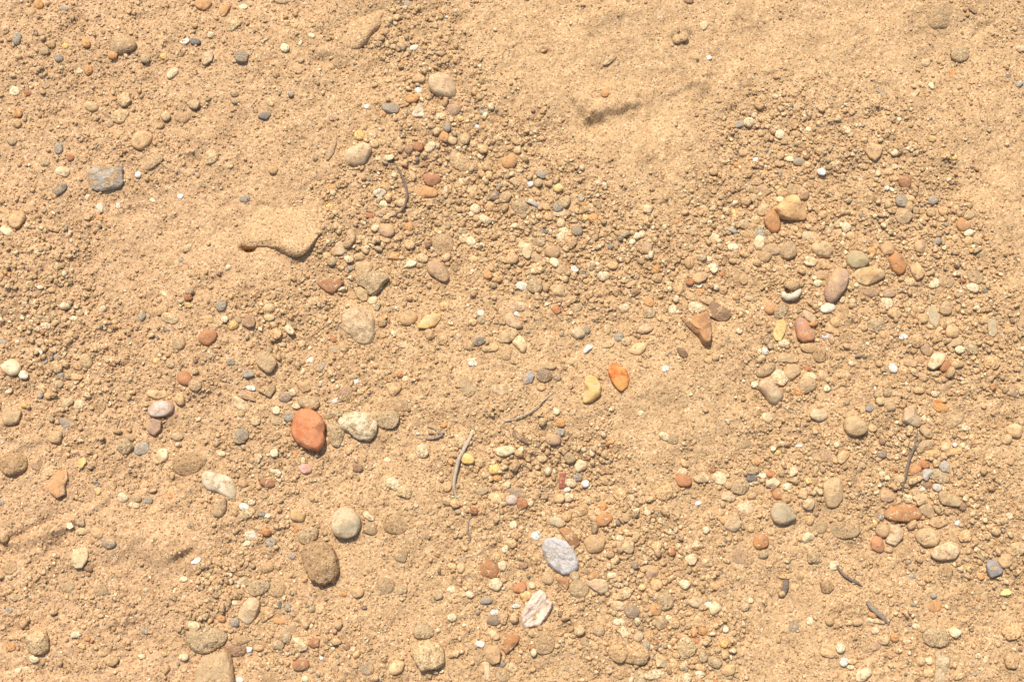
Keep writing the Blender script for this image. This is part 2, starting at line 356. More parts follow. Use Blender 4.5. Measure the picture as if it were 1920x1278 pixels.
SC = 4.7325; RY = [0, 250, 500, 750, 1008]; CX = [0, 380, 760, 1140, 1520]
CAT = r"""
@00
1085 395 225 170 8 gt o *dark-faced dome stone
150 340 110 75 75 gy o
1645 365 85 50 15 wh f *bright white chip|bright white chip touching a black pebble near the top left
1735 372 95 55 -10 dg o
1840 515 130 100 65 lt a
1800 30 140 110 0 or o *top-edge orange pebble|bright orange pebble cut off by the top edge of the photo
345 45 90 75 10 or o
270 110 80 90 90 pk o
565 75 85 45 -10 gy o
765 385 70 75 0 or o
1000 490 80 80 0 or o
455 395 75 65 0 pk o
395 455 90 65 -10 gt o
520 515 75 70 0 gy o
580 410 60 50 20 ye o
1290 520 80 95 80 gt o
1450 500 60 60 0 ye o
690 625 95 55 -10 lt b
785 625 75 75 0 or o
1530 650 120 70 40 lt o
130 810 90 80 20 cr b
245 825 65 50 -10 rd o
405 755 80 60 0 gt o
1105 885 110 110 40 tn c
1065 1030 150 110 20 tn c
810 945 110 90 0 tn o
160 1005 70 75 80 or o
150 1095 80 75 0 pk o
970 1090 75 75 0 gt c
1470 1030 85 85 0 tn o
1610 1040 100 140 80 pk b
1720 925 110 70 0 gt c
@10
195 90 130 70 55 or o *slanting orange bean|slanting bean-shaped orange pebble near the top left edge
355 60 90 50 5 cr f
265 215 140 90 5 tn c
70 310 60 55 0 lt o
345 500 110 110 0 gy c *round grey clod
730 425 80 75 0 cr o
968 318 45 60 80 cr o
680 10 150 45 -5 gt a
595 905 95 50 -55 tn o
550 1030 110 65 10 dg a *small slate lump
780 835 50 50 0 gy o
1815 40 85 60 30 gy o
1390 1200 95 90 0 ye o
1490 1205 130 80 30 tn c
1455 945 50 45 0 wh f
1670 960 150 80 -10 gy c
280 830 70 65 0 gt o
@20
330 760 250 200 -20 lt o *big smooth top stone|large smooth pale tan stone, biggest one near the top centre ;215,690 260,660 330,655 390,680 430,740 455,800 440,850 390,868 320,850 250,830 212,785 205,740
120 700 110 75 0 pk o
120 803 75 45 -5 wh o
60 875 120 75 10 or o
115 985 110 110 0 wc a *white wedge|white wedge-shaped chip lying below the big smooth top stone ;125,920 150,935 170,1035 70,1040 60,1000
430 975 120 100 -10 pk o
310 1030 70 55 10 lt o
490 1055 55 45 0 ye o
370 1130 70 80 0 gy o
635 1125 45 35 0 wh o
75 425 75 50 10 wc o
400 490 45 30 -45 ye f
1770 825 75 70 0 or o *lone orange bead|lone small orange pebble on the smooth sand of the upper middle
1815 530 140 60 40 lt a *lone tan sliver|pale tan sliver alone on the smooth sand at the top centre
685 995 50 55 0 gy o
@30
715 5 90 50 0 br o
850 225 75 75 0 lt b
1250 1085 80 95 80 lt o
1525 1195 85 80 0 cr o
1670 1190 60 85 80 pk o
1780 1150 50 50 0 cr o
1360 1180 80 55 -10 tn o
1420 1120 70 50 0 tn a
1165 1100 90 60 30 gy c
895 510 40 50 90 wh f
@40
905 845 145 55 32 cr f *cream shard|elongated cream shard lying on sand in the upper right
1870 430 60 110 90 lt a *right-edge pale block|pale angular block at the right edge near the top
1850 745 75 50 30 gy o
1080 1230 60 70 90 ye a *pale yellow chip|small pale yellow chip on its own in the upper right
1735 675 100 35 -15 dg f
625 815 110 40 -25 gy f
1262 655 70 60 0 or f
1020 555 80 70 0 tn b
320 1150 80 60 -30 lt b
1445 90 100 40 -35 br f
1325 480 170 120 10 gt c *upper right soil clod|grainy brown soil clod rising from the sand in the upper right
@01
940 400 310 190 -8 gk c *knobbly grey rock|knobbly grey and cream rock with a dark shadow under it ;790,340 870,300 930,310 1000,320 1070,300 1090,370 1085,440 1040,480 950,495 850,500 810,470 785,410
545 335 140 90 -5 cr a *cream corner stone|cream angular pebble just left of the knobbly grey rock
530 500 120 90 40 dg c
525 600 80 60 0 gt b
150 765 130 150 -60 pc o *left smooth peach egg|smooth peach egg-shaped pebble near the left edge
55 865 120 80 -35 cr o
1225 368 50 60 -60 wh o
1600 557 60 50 20 wh f
887 660 100 60 70 wc f *white drop-shaped chip|white drop-shaped chip below the knobbly grey rock
1045 640 60 50 0 wc f
1355 595 55 40 0 cr o
880 745 60 50 0 or b
778 745 50 50 0 tn o
520 130 110 70 85 gy o
400 262 85 65 15 gt o
1255 60 190 150 25 pc o *domed peach stone|domed dusty peach stone sunk in the sand at the upper left
1365 255 190 80 35 gt o *leaning brown slab|leaning brown oval slab below the domed peach stone
1665 1015 110 60 40 tn o
1520 1135 110 100 -20 pc b
1605 1120 50 40 0 gy o
625 215 70 60 0 rd o
105 65 90 70 0 gt o
45 690 90 50 -30 pk b
@11
1380 185 240 180 30 lt o *large smooth egg stone|large smooth pale egg-shaped stone left of centre, upper part ;1260,190 1290,150 1380,110 1440,90 1490,110 1500,160 1470,210 1430,265 1360,285 1290,265
1140 130 230 55 68 gt a *upright thin slab|thin upright tan slab left of the large smooth egg stone ;1180,30 1187,80 1165,170 1110,245 1090,215 1100,160 1140,60
625 320 90 80 -20 pk o
75 210 130 110 25 tn c *left pitted clod
185 345 140 40 55 gt f
375 580 90 60 20 gy c
1135 470 110 40 -10 or f
1660 215 90 50 20 cr f
1560 225 60 40 0 cr o
1570 530 105 70 10 wc c *white crumbly pebble|white crumbly pebble left of the curved rootlet
1600 625 80 55 -10 cr o
1635 860 140 120 -10 pk o *round pink-tan disc|round pink-tan disc in gravel left of centre
1830 830 75 80 0 or o
1300 935 120 180 70 gt o *curved tan stone|curved tan stone leaning over a pale tooth-shaped one ;1270,860 1320,850 1355,900 1355,950 1310,1005 1262,1022 1248,985 1285,930
1220 1015 90 130 95 lt a *pale tooth stone|pale tooth-shaped stone right of the big sandy lump ;1210,955 1245,980 1262,1050 1240,1082 1180,1080 1172,1020 1185,970
1145 1135 85 80 0 gt o
1100 1085 80 60 0 pc o
1295 1115 80 60 0 lt o
1395 1090 110 70 20 tn o
1430 1200 170 115 25 tn o *sandy tan bean|sandy tan bean-shaped stone above the jagged tan rock
1305 1200 50 50 0 gy o
1845 1155 120 70 15 cr a
1840 990 65 90 85 tn o
1620 940 100 60 -20 pc o
1535 840 60 100 -60 lt a
1480 730 50 70 60 rd o
1700 1090 70 110 75 or a
1130 650 70 50 -10 ye o
1155 530 50 50 0 lt o
1520 90 70 90 60 tn o
1260 1160 60 60 0 pk o
1410 925 70 50 10 tn o
@21
345 30 85 95 0 or o *upright orange bean|upright orange bean pebble below the big smooth top stone
415 60 70 100 80 tn o
115 120 85 90 80 rd o
220 120 110 75 40 lt o
30 140 80 80 -40 br o
525 50 90 95 -60 tn o
605 90 70 60 30 tn o
685 140 80 75 0 pc o
670 200 70 50 0 lt o
995 145 80 80 -30 tn a
925 250 150 105 -8 or o *bright orange oval|bright orange oval pebble in the upper middle gravel
800 300 50 50 0 or o
230 415 165 105 -10 rd o *reddish brown pebble|reddish brown pebble resting above a flat orange one ;155,370 230,362 310,385 318,420 265,462 205,470 165,430
190 525 190 95 -8 or o *flat orange disc|flat orange disc pebble right of the curved rootlet
590 495 110 60 20 tn a
785 550 95 75 -10 gp a *purple-grey pebble|purple-grey angular pebble in the central gravel
890 560 120 110 30 gt a
970 430 90 75 -40 tn a
1110 450 50 50 0 wh o
1355 485 85 70 -20 ye o *glossy yellow pebble|glossy yellow pebble in gravel right of the top centre
1180 440 75 75 0 gt o
1210 365 90 60 -30 gy c
1570 625 110 45 -25 or a
1565 575 50 60 -60 gy f
1705 440 50 100 -80 lt a
620 670 90 90 -30 lt o
590 715 50 50 0 lt o
745 650 80 90 0 pc o
705 765 120 70 -20 lt o
1020 650 140 120 -20 gt c *rough central clod|rough brown clod among the central gravel
1350 655 100 70 -10 gy o
1370 705 115 65 25 lt f
1250 655 60 75 80 pc a
1270 735 80 80 0 pc o
1380 800 80 80 0 tn o
1600 745 60 60 0 ye o
1665 750 70 85 -50 or o
1525 865 100 85 10 gy o *round grey pebble
1235 868 75 45 0 dg f
1405 865 95 60 -5 lt o
1375 915 80 90 60 lt a
1460 970 110 105 0 pk c
1185 965 120 80 0 gt c
1305 1050 140 110 -15 pk o *russet pitted pebble|russet pitted pebble beside the big cream stone
1065 1035 120 160 -60 cr a *big cream stone|big pale cream stone in the central gravel ;1020,955 1045,950 1060,975 1110,985 1125,1040 1105,1100 1075,1112 1040,1080 1005,1000
1165 1110 120 80 -35 tn o
1325 1145 95 75 -15 cr o
1385 1210 90 100 80 tn o
1500 1205 70 50 -40 wh c
945 1110 110 100 -25 pc o
510 870 85 70 0 gt o
515 935 80 80 0 tn o
580 960 75 95 70 cr o
330 985 200 170 -15 pk b *rough pinkish disc|rough pinkish brown disc half sunk in sand
150 1105 110 80 0 tn o
140 1170 90 50 0 gt o
600 1115 90 50 -5 pc o
35 985 80 90 60 pc o
970 815 50 40 0 cr o
1070 750 40 55 -60 cr f
810 1000 55 50 0 pk o
480 250 200 150 -30 tn b
1735 885 80 55 -40 pc f
1840 1170 90 70 10 pc o
@31
1620 665 280 210 0 gt2 a 1.7 *large golden triangle|large triangular golden-tan stone in the upper right gravel ;1475,680 1555,600 1620,560 1680,560 1740,680 1762,740 1740,765 1600,760 1530,745 1510,700
1450 785 150 200 -80 og o *orange-brown block|orange-brown blocky stone touching the golden triangle ;1380,760 1420,700 1480,685 1515,740 1530,800 1515,870 1470,892 1430,860 1395,810
1385 680 130 95 30 tn o
1365 515 140 90 -30 pk a *pink angular stone|pink angular stone above the golden triangle to its left ;1305,480 1370,455 1400,470 1445,520 1380,575 1345,530
1725 540 110 110 0 br o
1545 525 110 80 0 pk o
1635 500 100 100 0 gt b
1315 430 110 75 20 pk a
1260 495 70 80 60 gt o
1520 270 120 55 10 pk a
1615 228 80 45 0 cr o
1695 252 100 70 0 gy o *speckled grey pebble|speckled grey pebble above the golden triangle
1770 280 60 55 0 pc o
1305 235 40 60 -70 wh a
1150 280 75 50 -15 or o
1200 175 80 60 0 pk o
1530 200 80 60 30 pk o
350 665 95 85 0 lt a *pale quartz pebble|pale quartz pebble alone in fine gravel right of centre
615 785 60 45 -30 or a
855 665 100 45 -25 pc f
850 775 70 50 15 tn o
1050 690 75 70 -60 tn o
1120 700 50 60 70 ye o
1205 805 110 80 -25 gt o
1310 770 100 80 0 tn o
1285 825 70 60 -30 pk o
1225 900 60 120 70 pk o
1340 975 100 135 90 cr o *ribbed yellow nugget|ribbed yellow-cream nugget below the orange-brown block ;1310,920 1350,905 1388,935 1388,1000 1360,1040 1320,1035 1292,985
1108 1010 65 100 -85 cr o
1465 1030 90 200 92 gt o *dusty finger stone|dusty brown finger-shaped stone beside the ribbed yellow nugget
1390 1095 90 120 -70 pk o
1600 1040 150 150 0 gt o *dusty round stone|dusty brown round stone right of the finger stone
1805 1135 95 130 75 cr a *cream yellow tooth|cream yellow tooth-shaped pebble in the right gravel
1350 885 90 70 -20 gy c
1415 885 60 60 0 gt o
1780 920 130 90 -25 lt b
935 1195 110 75 -45 cr a
720 1145 90 90 -30 pc o
835 1100 65 90 85 gt o
895 1115 70 50 0 lt o
425 1205 75 75 0 or o
345 1020 90 100 40 pk o
150 890 90 60 25 gt o
250 910 70 60 0 cr o
300 895 60 60 0 lt o
215 960 55 45 0 cr o
500 832 45 45 0 cr a
1525 585 70 55 20 lt o
935 340 80 60 0 pk o
1240 360 80 60 0 pk o
940 920 100 60 0 lt b
750 860 100 50 20 gt b
@41
560 160 150 150 -45 pc a *peach wedge|peach wedge-shaped stone high in the right gravel ;480,150 520,85 580,95 640,120 615,200 575,242 525,210
100 340 75 75 30 wh a
105 720 70 80 80 pc o
835 430 115 105 -10 rd o *dull red pebble|dull red pebble in gravel below the peach wedge
695 340 90 60 10 pc o
810 600 110 100 0 gy c *grey crumbly clod|grey crumbly clod just above the tan faceted stone
885 580 80 60 0 pc o
870 650 90 80 0 pk o
825 735 150 130 -20 gt a *tan faceted stone|tan faceted stone right of the golden triangle ;755,690 790,660 870,690 905,735 870,785 820,805 770,780 750,740
930 685 70 60 0 gt o
1070 700 90 80 0 pk o
1180 690 90 75 0 pc o
1410 730 60 110 -70 gt o
1085 595 90 75 0 gy o
1355 815 110 120 50 or o *right orange pebble|orange pebble at the right side of the upper right gravel
1400 880 85 65 5 cr o
1400 955 75 80 0 pc o
1480 955 80 75 0 pk o
1280 930 60 70 0 tn o
1220 990 70 110 -70 pk o
1015 870 120 40 50 pk a
1125 955 80 60 0 gy o
970 1005 100 110 0 pk o
680 1025 120 110 -10 pc o
540 1045 80 75 0 or o
415 1125 200 150 -12 gs o *striped olive stone|striped olive-brown rounded stone in the right gravel ;320,1100 360,1050 440,1050 500,1100 520,1150 460,1190 370,1195 325,1160
95 1020 200 130 -15 tn o *pale flat-topped stone|pale flat-topped stone left of the striped olive stone ;0,1010 50,950 150,970 200,1030 170,1095 90,1090 40,1070
765 1155 160 200 -65 og o *rusty orange stone|rusty orange stone right of the striped olive stone ;690,1110 740,1065 800,1075 850,1160 840,1220 790,1255 735,1225 700,1170
945 1210 120 160 -60 pc a *peach square block|peach square-ended block right of the rusty orange stone ;885,1180 945,1140 975,1180 1010,1235 990,1275 945,1300 900,1240
315 835 80 90 0 lt o
355 910 80 70 -30 pc o
115 1165 140 90 -15 pk c
1275 210 50 50 0 ye b
675 485 40 40 0 wh o
745 298 60 40 0 lt o
1535 1065 70 60 0 gt b
485 295 60 55 0 pk o
@11
700 850 720 600 0 sd b .8 *big sandy lump with hole|very large sand-covered lump with a dark hollow at its lower left ;330,700 480,600 700,580 960,570 1040,640 1050,760 1010,900 930,1030 860,1095 770,1080 690,1035 560,1000 480,990 400,1005 330,990 300,900
@10
1400 250 480 400 50 sd b .8 *grey-edged sand bank|steep-edged bank of hard sand at the top, left of centre ;1170,180 1300,130 1440,100 1500,60 1620,30 1660,80 1640,125 1600,150 1580,220 1500,290 1450,370 1380,425 1280,410 1220,430 1190,330
@40
1150 160 250 200 20 gt b 1.6 *upper right sand dome|dark-sided sandy dome in the upper right corner area ;1010,130 1080,80 1200,60 1270,120 1265,200 1190,260 1090,270 1030,220
820 70 180 150 0 sd b 1.5 *top right sand knob|sandy knob near the top edge, left of the upper right dome
@30
640 300 150 130 0 sd b 1.3
@41
1050 290 130 110 0 sd b 1.3
@20
1180 400 250 130 20 sd b .8
@02
95 890 190 145 15 cr o *pale left-edge stone|pale cream rounded stone at the left edge, halfway down ;0,880 60,840 115,812 160,840 185,900 160,950 100,965 30,935
207 957 75 95 75 wc o *pearly white egg|pearly white egg pebble beside the pale left-edge stone
350 750 80 35 -30 wc f
395 840 60 45 30 gy f
490 790 60 40 30 gy f
765 835 120 110 -20 tn o *tan knob
690 885 65 90 80 pk o
500 890 100 100 0 pk c
535 965 65 55 40 gy o
610 965 75 70 0 gt o
675 975 60 120 85 pc b
520 1040 90 75 0 gt o
780 1015 70 70 0 tn o
405 525 90 60 -10 lt o
475 420 60 60 0 gt o
420 465 80 50 -50 gt o
710 410 60 55 30 gt o
1450 235 65 45 -40 cr f
1260 440 80 60 60 gy o
1480 560 90 35 -10 dg f
1510 455 150 85 -10 tn c
1440 380 110 80 40 pk c
1670 340 70 45 0 ye o
1670 270 70 60 0 rd o
1680 215 80 50 0 gt o
1585 670 120 130 -20 gt o *milky translucent pebble|milky translucent pebble left of the rust-red oval
1845 625 165 125 35 ru o *rust-red oval|rust-red oval pebble in the left middle
1640 990 130 120 -10 ru o *rusty heart pebble|rusty heart-shaped pebble above the flat yellow oval
1730 1050 110 110 0 gt o
1395 1130 180 75 -2 gd o *flat yellow oval|flat yellow-orange oval pebble above the mauve stone
1380 835 50 50 0 ye o
1595 1180 90 90 0 pc o
620 605 40 70 90 tn o
355 1140 50 50 0 gy o
425 1140 70 60 0 pc o
1100 775 130 60 50 pk b
1515 865 80 60 0 gt o
1850 465 90 75 -10 pc c
15 670 60 90 90 gy o
700 1220 100 80 20 lt b
@12
1510 140 290 190 0 gt c 1.1 *jagged tan rock|jagged tan rock with a deep shadow on its right side ;1370,90 1450,60 1540,50 1650,85 1655,110 1590,160 1560,220 1490,245 1440,190 1375,150
1400 245 130 120 -35 tn a *tan block under rock|tan block tucked under the left of the jagged tan rock ;1340,195 1400,180 1465,220 1460,290 1415,305 1365,265
1140 165 230 120 0 rd a *dark red triangle|dark red triangular stone left of the jagged tan rock ;1020,150 1110,110 1200,110 1250,135 1210,190 1150,235 1100,220 1050,180
1510 295 70 90 -80 cr o *cream tooth pebble|cream tooth-like pebble below the jagged tan rock
1370 520 330 320 0 lt b 1.5 *large pale dome|large pale dome half buried in sand left of centre ;1230,440 1290,370 1380,350 1470,400 1525,470 1530,590 1500,670 1450,695 1370,670 1290,600 1220,520
1825 455 145 130 -10 pc o *sandy peach disc|sandy peach disc right of the large pale dome
1585 490 85 85 0 pk o
1580 600 90 60 -20 pk b
1165 640 70 60 0 ru a *rusty red crumb|rusty red crumb at the left foot of the large pale dome
1255 710 90 95 0 pk o
1170 735 60 30 20 gy f
955 830 70 45 40 wh f
1045 890 110 55 55 gy a *slate grey blade|slate grey blade-shaped chip below the large pale dome
410 485 125 120 30 br a *brown faceted pebble|brown faceted pebble right of the rust-red oval ;345,490 380,450 445,425 465,480 460,530 405,545 350,515
270 520 85 75 0 ye o
195 465 60 60 0 cr o
310 470 70 65 0 gt o
590 365 80 110 -70 tn o
590 450 100 60 0 tn o
160 345 90 80 0 gy c
770 560 110 60 -45 lt o
650 590 100 90 40 pc c
560 840 210 155 -45 gt o *dusty brown boulder|dusty brown egg-shaped stone half buried, shaded at lower right
405 945 80 110 -75 gy a
250 845 75 60 0 gy o
430 1075 90 50 -20 wc f
390 1140 170 90 -25 pk a *pink shard|flat pink shard above a cream splinter
330 1215 170 110 -40 cr a *cream splinter stone|cream splinter-shaped stone below the flat pink shard ;265,1150 300,1150 360,1180 415,1240 400,1275 330,1270 280,1230
580 1100 150 120 30 gt a *grey-tan triangle|grey-tan triangular stone right of the flat pink shard ;490,1100 560,1060 640,1045 648,1090 600,1160 550,1130
905 1065 120 120 0 pc a *peach cube pebble|peach cube-like pebble above the brick-red stone
735 1160 110 100 -20 gp a
795 1115 70 70 0 lt a
945 1205 190 120 -5 gt o *dusty oval stone|dusty brown oval stone touching the top of the brick-red stone
830 1235 50 80 85 lt o
1185 1185 90 45 30 wh f *small white brick chip|small white oblong chip above the chalky white rock
1360 1015 45 55 -60 wh a
1265 1130 130 110 40 pk b
1695 1085 140 120 -20 pc a *peach arrowhead|peach arrowhead-shaped pebble left of the central twig ;1625,1040 1680,1025 1765,1060 1740,1110 1690,1155 1650,1110
1750 955 55 50 0 ru o
1800 995 60 45 15 cr o
1730 1220 200 130 -5 pk b
880 685 80 60 40 tn o
1780 695 45 80 80 lt o
@22
290 55 220 150 -35 pk o *large pink-brown pebble|large pink-brown rounded pebble in the centre left gravel ;200,-30 255,-55 330,-25 375,35 390,95 365,137 290,115 215,60 190,10
210 480 220 120 25 gb a *golden orange crystal|golden orange translucent angular stone near the centre ;105,540 130,500 180,430 250,415 320,415 310,460 260,520 190,550
345 350 75 95 80 pc o
215 600 90 90 50 pk o
325 640 100 95 20 pk c
655 655 75 145 -80 dg a *dark blue-grey shard|dark blue-grey glassy shard near the centre
565 700 100 85 0 pk o
790 718 70 70 0 pc o
870 770 150 110 0 pc b
600 820 100 25 10 cr f
600 860 90 45 -5 wc a
670 410 60 50 0 wc c
680 465 75 80 0 gt b
990 350 150 90 -5 lt b
950 475 180 120 -35 lt o *pale kidney stone|pale kidney-shaped stone near the centre ;875,440 920,405 965,430 980,470 1045,520 1030,545 970,548 900,505
985 415 60 40 -20 wh f
920 610 180 120 30 tn a
1015 685 130 160 -60 cr o *central cream drop|cream drop-shaped pebble just below the pale kidney stone ;950,640 1010,605 1060,640 1075,710 1060,765 1030,760 985,715 948,680
1340 380 90 70 -20 ru o
1530 590 110 95 -15 lt o *buff oval button|buff oval button pebble right of centre
1610 565 60 60 0 gy o
1615 725 60 85 -50 wh a *pure white sliver|pure white sliver pebble above the golden block
1520 365 95 85 0 gt c
1350 210 100 130 80 tn o
1150 165 130 130 0 gt c
1035 170 70 100 -70 wc c
730 75 80 65 0 or o
1090 985 110 120 60 sl f *slate diamond|flat blue-grey slate diamond in the middle sand ;1040,970 1100,925 1145,960 1120,1020 1065,1040 1035,1000
1230 965 130 115 -10 gp c *dark brown clod|dark grey-brown clod right of the slate diamond
1265 875 130 75 -10 tn o
1345 975 75 70 0 gt o
1205 1065 80 70 0 pc o
1650 1090 150 240 80 gb a *golden yellow block|golden yellow upright block standing on bare sand near the centre ;1600,985 1640,965 1690,985 1735,1060 1730,1130 1660,1190 1590,1205 1575,1180 1600,1110 1590,1040
550 1070 180 120 -50 gt b
840 1090 150 90 -15 lt b
1790 555 70 80 0 tn o
600 490 70 55 0 pc b
1800 690 100 60 20 tn c
1755 80 80 100 70 lt c
@32
100 985 180 250 -60 am a *streaked amber stone|bright amber stone with red streaks right of the golden block ;10,880 60,850 110,890 160,910 185,990 170,1060 120,1105 80,1080 30,1010 5,940
820 545 270 290 -50 bo a 1.1 *brown-orange triangle|brown-orange triangular stone pointing down, right of centre ;650,460 760,440 880,405 905,480 912,600 905,685 870,697 830,670 800,600 720,530
985 400 220 150 -20 bk a *dark brown wedge|dark brown wedge resting against the brown-orange triangle ;880,390 915,320 960,320 1080,390 1095,440 1060,475 970,475 905,440
265 730 100 140 -75 gb o *honey-brown bean|honey-brown bean pebble above the streaked amber stone
660 755 110 75 -35 bk a *dark rusty fragment|dark rusty flake alone on sand below the brown-orange triangle
95 625 90 85 0 gy o
165 665 80 80 0 tn c
330 550 140 80 15 lt o
140 365 70 95 -80 lt o
360 315 100 60 -30 or b
365 410 110 100 0 gt c
435 100 95 80 0 pk o
815 95 140 100 20 pk a *pink-tan lump|pink-tan angular lump above the brown-orange triangle ;745,90 790,50 860,40 885,80 860,120 800,150 750,120
725 135 60 75 60 ru o
810 170 60 35 0 wc f
1010 65 55 50 0 ru o
820 215 85 50 -10 or a
735 265 70 110 60 pk o
880 295 75 130 70 tn o
785 365 140 95 -5 lt c *pale crumbly loaf|pale crumbly loaf just above the brown-orange triangle
955 180 60 55 0 lt o
1020 205 75 80 0 pk o
605 285 60 60 0 lt o
685 350 60 60 0 pk o
575 380 70 85 0 lt c
625 190 90 100 0 pc b
1265 280 105 55 -5 cr a *yellowish lone chip|yellowish chip alone on sand left of the curled shell
1450 370 110 110 0 or o
1530 395 110 130 0 gt c *grey-brown barnacled clod|grey-brown clod stuck to an orange pebble under the curled shell
1520 555 110 200 80 ye f *yellow leaf-shaped plate|flat yellow leaf-shaped plate below the barnacled clod ;1490,480 1560,460 1580,510 1570,580 1530,655 1485,650 1465,600
1740 550 170 240 -60 rs o *red-shouldered stone|orange-red stone with a pinkish lower end, right gravel ;1660,480 1705,435 1760,480 1800,550 1835,610 1810,655 1730,670 1680,630 1665,550
1785 440 150 65 -40 lt o
1780 715 140 95 -15 pc o *peach cushion|peach cushion-shaped stone under the red-shouldered stone
1385 750 75 75 -30 wh a *white fan chip|white fan-shaped chip in sand left of the red-shouldered stone
1560 680 100 60 0 lt c
1410 650 60 80 0 gt o
1585 810 100 165 95 tn o *upright tan oval|upright tan oval stone above the lumpy cream stone
1400 915 190 95 30 gt o *brown slanted bean|brown slanted bean stone above the pale lobed stone
1635 930 150 120 30 tn o *yellow-tan loaf|yellow-tan loaf stone right of the lumpy cream stone
1520 985 150 130 -20 lt c *lumpy cream stone|lumpy cream stone touching the top of the pale lobed stone
1440 1100 250 220 -40 lt o *pale lobed stone|large smooth pale lobed stone, right of the centre ;1330,1070 1360,1010 1420,980 1470,1010 1500,1070 1550,1110 1545,1170 1490,1222 1430,1200 1390,1130
1765 1045 150 150 0 tn o *tan ball stone|tan ball-like stone right of the pale lobed stone
1800 970 100 60 -20 lt c
1700 1110 95 75 -30 or o
1770 900 65 45 0 ru o
1300 1045 60 60 0 cr o
1665 820 60 60 0 pc o
1205 110 80 90 0 pk b
890 830 70 55 -20 pc o
510 905 70 50 20 wh b
235 230 60 80 -70 br a
@42
235 155 200 300 60 pk o *big dusty brown oval|big dusty brown oval stone leaning in the right gravel ;130,190 160,90 230,10 310,30 335,100 310,190 230,290 180,320 130,260
520 85 280 160 0 gd a *large tan loaf|large yellow-tan loaf stone right of the big dusty brown oval ;380,70 430,10 560,10 650,50 650,90 590,130 500,170 420,140
65 145 80 60 0 cr o
95 75 130 80 -10 pk o
880 135 100 75 -5 tn o
1095 150 80 95 -50 lt c
1200 140 130 100 0 gt b
510 220 200 90 -5 pk b
690 235 115 85 -10 pk o
675 325 110 100 0 lt c
745 410 125 95 -15 pc o *round peach button|round peach button pebble left of the grey-green tile
940 220 150 60 -15 gt b
1090 440 110 200 -65 gn f *grey-green tile|grey-green flat tile-like stone at the right ;1025,375 1100,335 1130,390 1145,470 1110,540 1060,500 1045,430
995 460 100 90 -10 pk o
1200 370 110 120 0 gt o
980 380 70 60 0 tn o
1255 580 125 105 -5 pc o *round tan ball pebble|round tan ball pebble lower right of the grey-green tile
1605 535 90 165 85 gn f *greenish pale tablet|greenish pale tablet stone near the right edge ;1565,480 1600,450 1645,480 1650,590 1620,620 1580,605
1545 460 60 60 0 pc o
1735 530 80 35 -20 or f
150 365 120 90 10 wc o *cream and grey pebble|cream and grey pebble left of the yellow-tan stones, in sand
265 400 130 140 -60 pc b
220 490 90 90 0 pc o
180 550 150 80 -35 pc a *orange half-moon|orange half-moon stone above the lilac chip ;120,500 160,500 245,560 245,590 205,600 130,565
145 620 105 55 -5 li f *lilac white shell chip|lilac white shell chip under the orange half-moon
660 600 100 70 -5 pk b
310 630 130 100 0 dm b
75 780 150 120 -30 dm b
575 520 130 110 0 gt c
820 620 80 45 0 wh c
1030 740 90 110 70 pk o
1115 835 160 150 30 cr a *pale yellow boulder|pale yellow blocky stone in the right middle ;1060,800 1110,762 1190,765 1195,820 1150,880 1085,912 1035,880 1050,830
1195 880 110 85 45 ru o *rusty bean beside yellow|rusty orange bean leaning on the pale yellow boulder
1300 865 110 65 10 pk o
1325 735 70 85 80 cr o
1285 670 130 75 15 gt o
1415 715 150 80 -40 gt c
730 900 90 65 -50 wh o *white rounded tablet|white rounded tablet in sand at the right middle
820 920 90 80 -20 pc o
870 855 160 70 -20 tn a
965 830 100 75 0 pk o
945 660 110 110 0 pk c
1125 625 90 80 0 pk o
1100 945 90 55 0 tn o
1205 1060 160 80 40 gt a *grey-brown plank stone|grey-brown plank-shaped stone below the pale yellow boulder
1100 1125 85 65 -10 lt a
960 1095 115 60 5 pc o
680 1115 80 70 0 gt o
620 1190 80 75 0 tn o
590 1135 60 60 0 tn o
1785 1105 100 100 0 pk o
1610 850 140 110 0 pc c
145 1080 60 55 0 cr o
1460 90 150 110 -25 gt b
1440 185 110 75 -20 lt c
1550 215 40 45 0 dg o
1875 1100 60 80 0 tn o
@03
1425 78 235 150 10 mv o *mauve flecked stone|smooth mauve stone with white flecks, left middle ;1310,90 1340,30 1420,5 1500,5 1540,40 1530,100 1470,140 1370,150 1325,130
1360 240 150 150 0 pk a *pinkish red shard|pinkish red shard just below the mauve flecked stone ;1295,190 1360,165 1430,190 1425,260 1370,315 1320,290 1290,240
105 135 165 160 40 tn o *left tan cobble|tan rounded cobble near the left edge below the middle ;40,90 100,55 165,70 190,110 160,200 100,220 35,215 20,150
600 25 130 70 45 tn a
695 40 100 75 15 lt b
585 200 110 85 20 gk c *silver-grey lump|silver-grey crumbly lump in the left middle
490 325 125 100 -10 gd o *two-tone yellow pebble|yellow and buff two-tone pebble below the silver-grey lump
120 570 250 190 0 dm c 1.2 *dark left-edge clod|dark brown grainy clod at the left edge
320 560 110 110 0 pk a
725 550 110 75 45 ye f *yellow curled flake|yellow curled flake right of the flat orange slab
510 740 190 250 60 ob f 1.3 *flat orange slab|flat pale orange slab sunk in sand at the lower left ;410,740 510,620 590,620 600,700 570,760 585,830 510,865 450,820
885 70 110 100 0 dm b
1110 410 130 120 30 gt c *knobby brown twin|knobby brown clod, left of a grey one
1260 430 120 110 0 gk c
1440 485 105 115 0 cr o *pale yellow disc|pale yellow disc embedded in sand left of the dark mound
1680 560 190 300 -85 dm b 1.3 *dark granular mound|dark granular sand mound left of the brick-red stone
1575 320 100 75 0 gt c
850 738 80 35 -5 dg f
985 765 90 90 0 pk b
1090 865 90 90 0 lt o
1200 875 120 60 0 gt o
1190 930 100 50 -10 lt o
1310 890 90 60 0 gy b
1355 985 115 55 15 pc o
1520 840 80 70 -30 or b
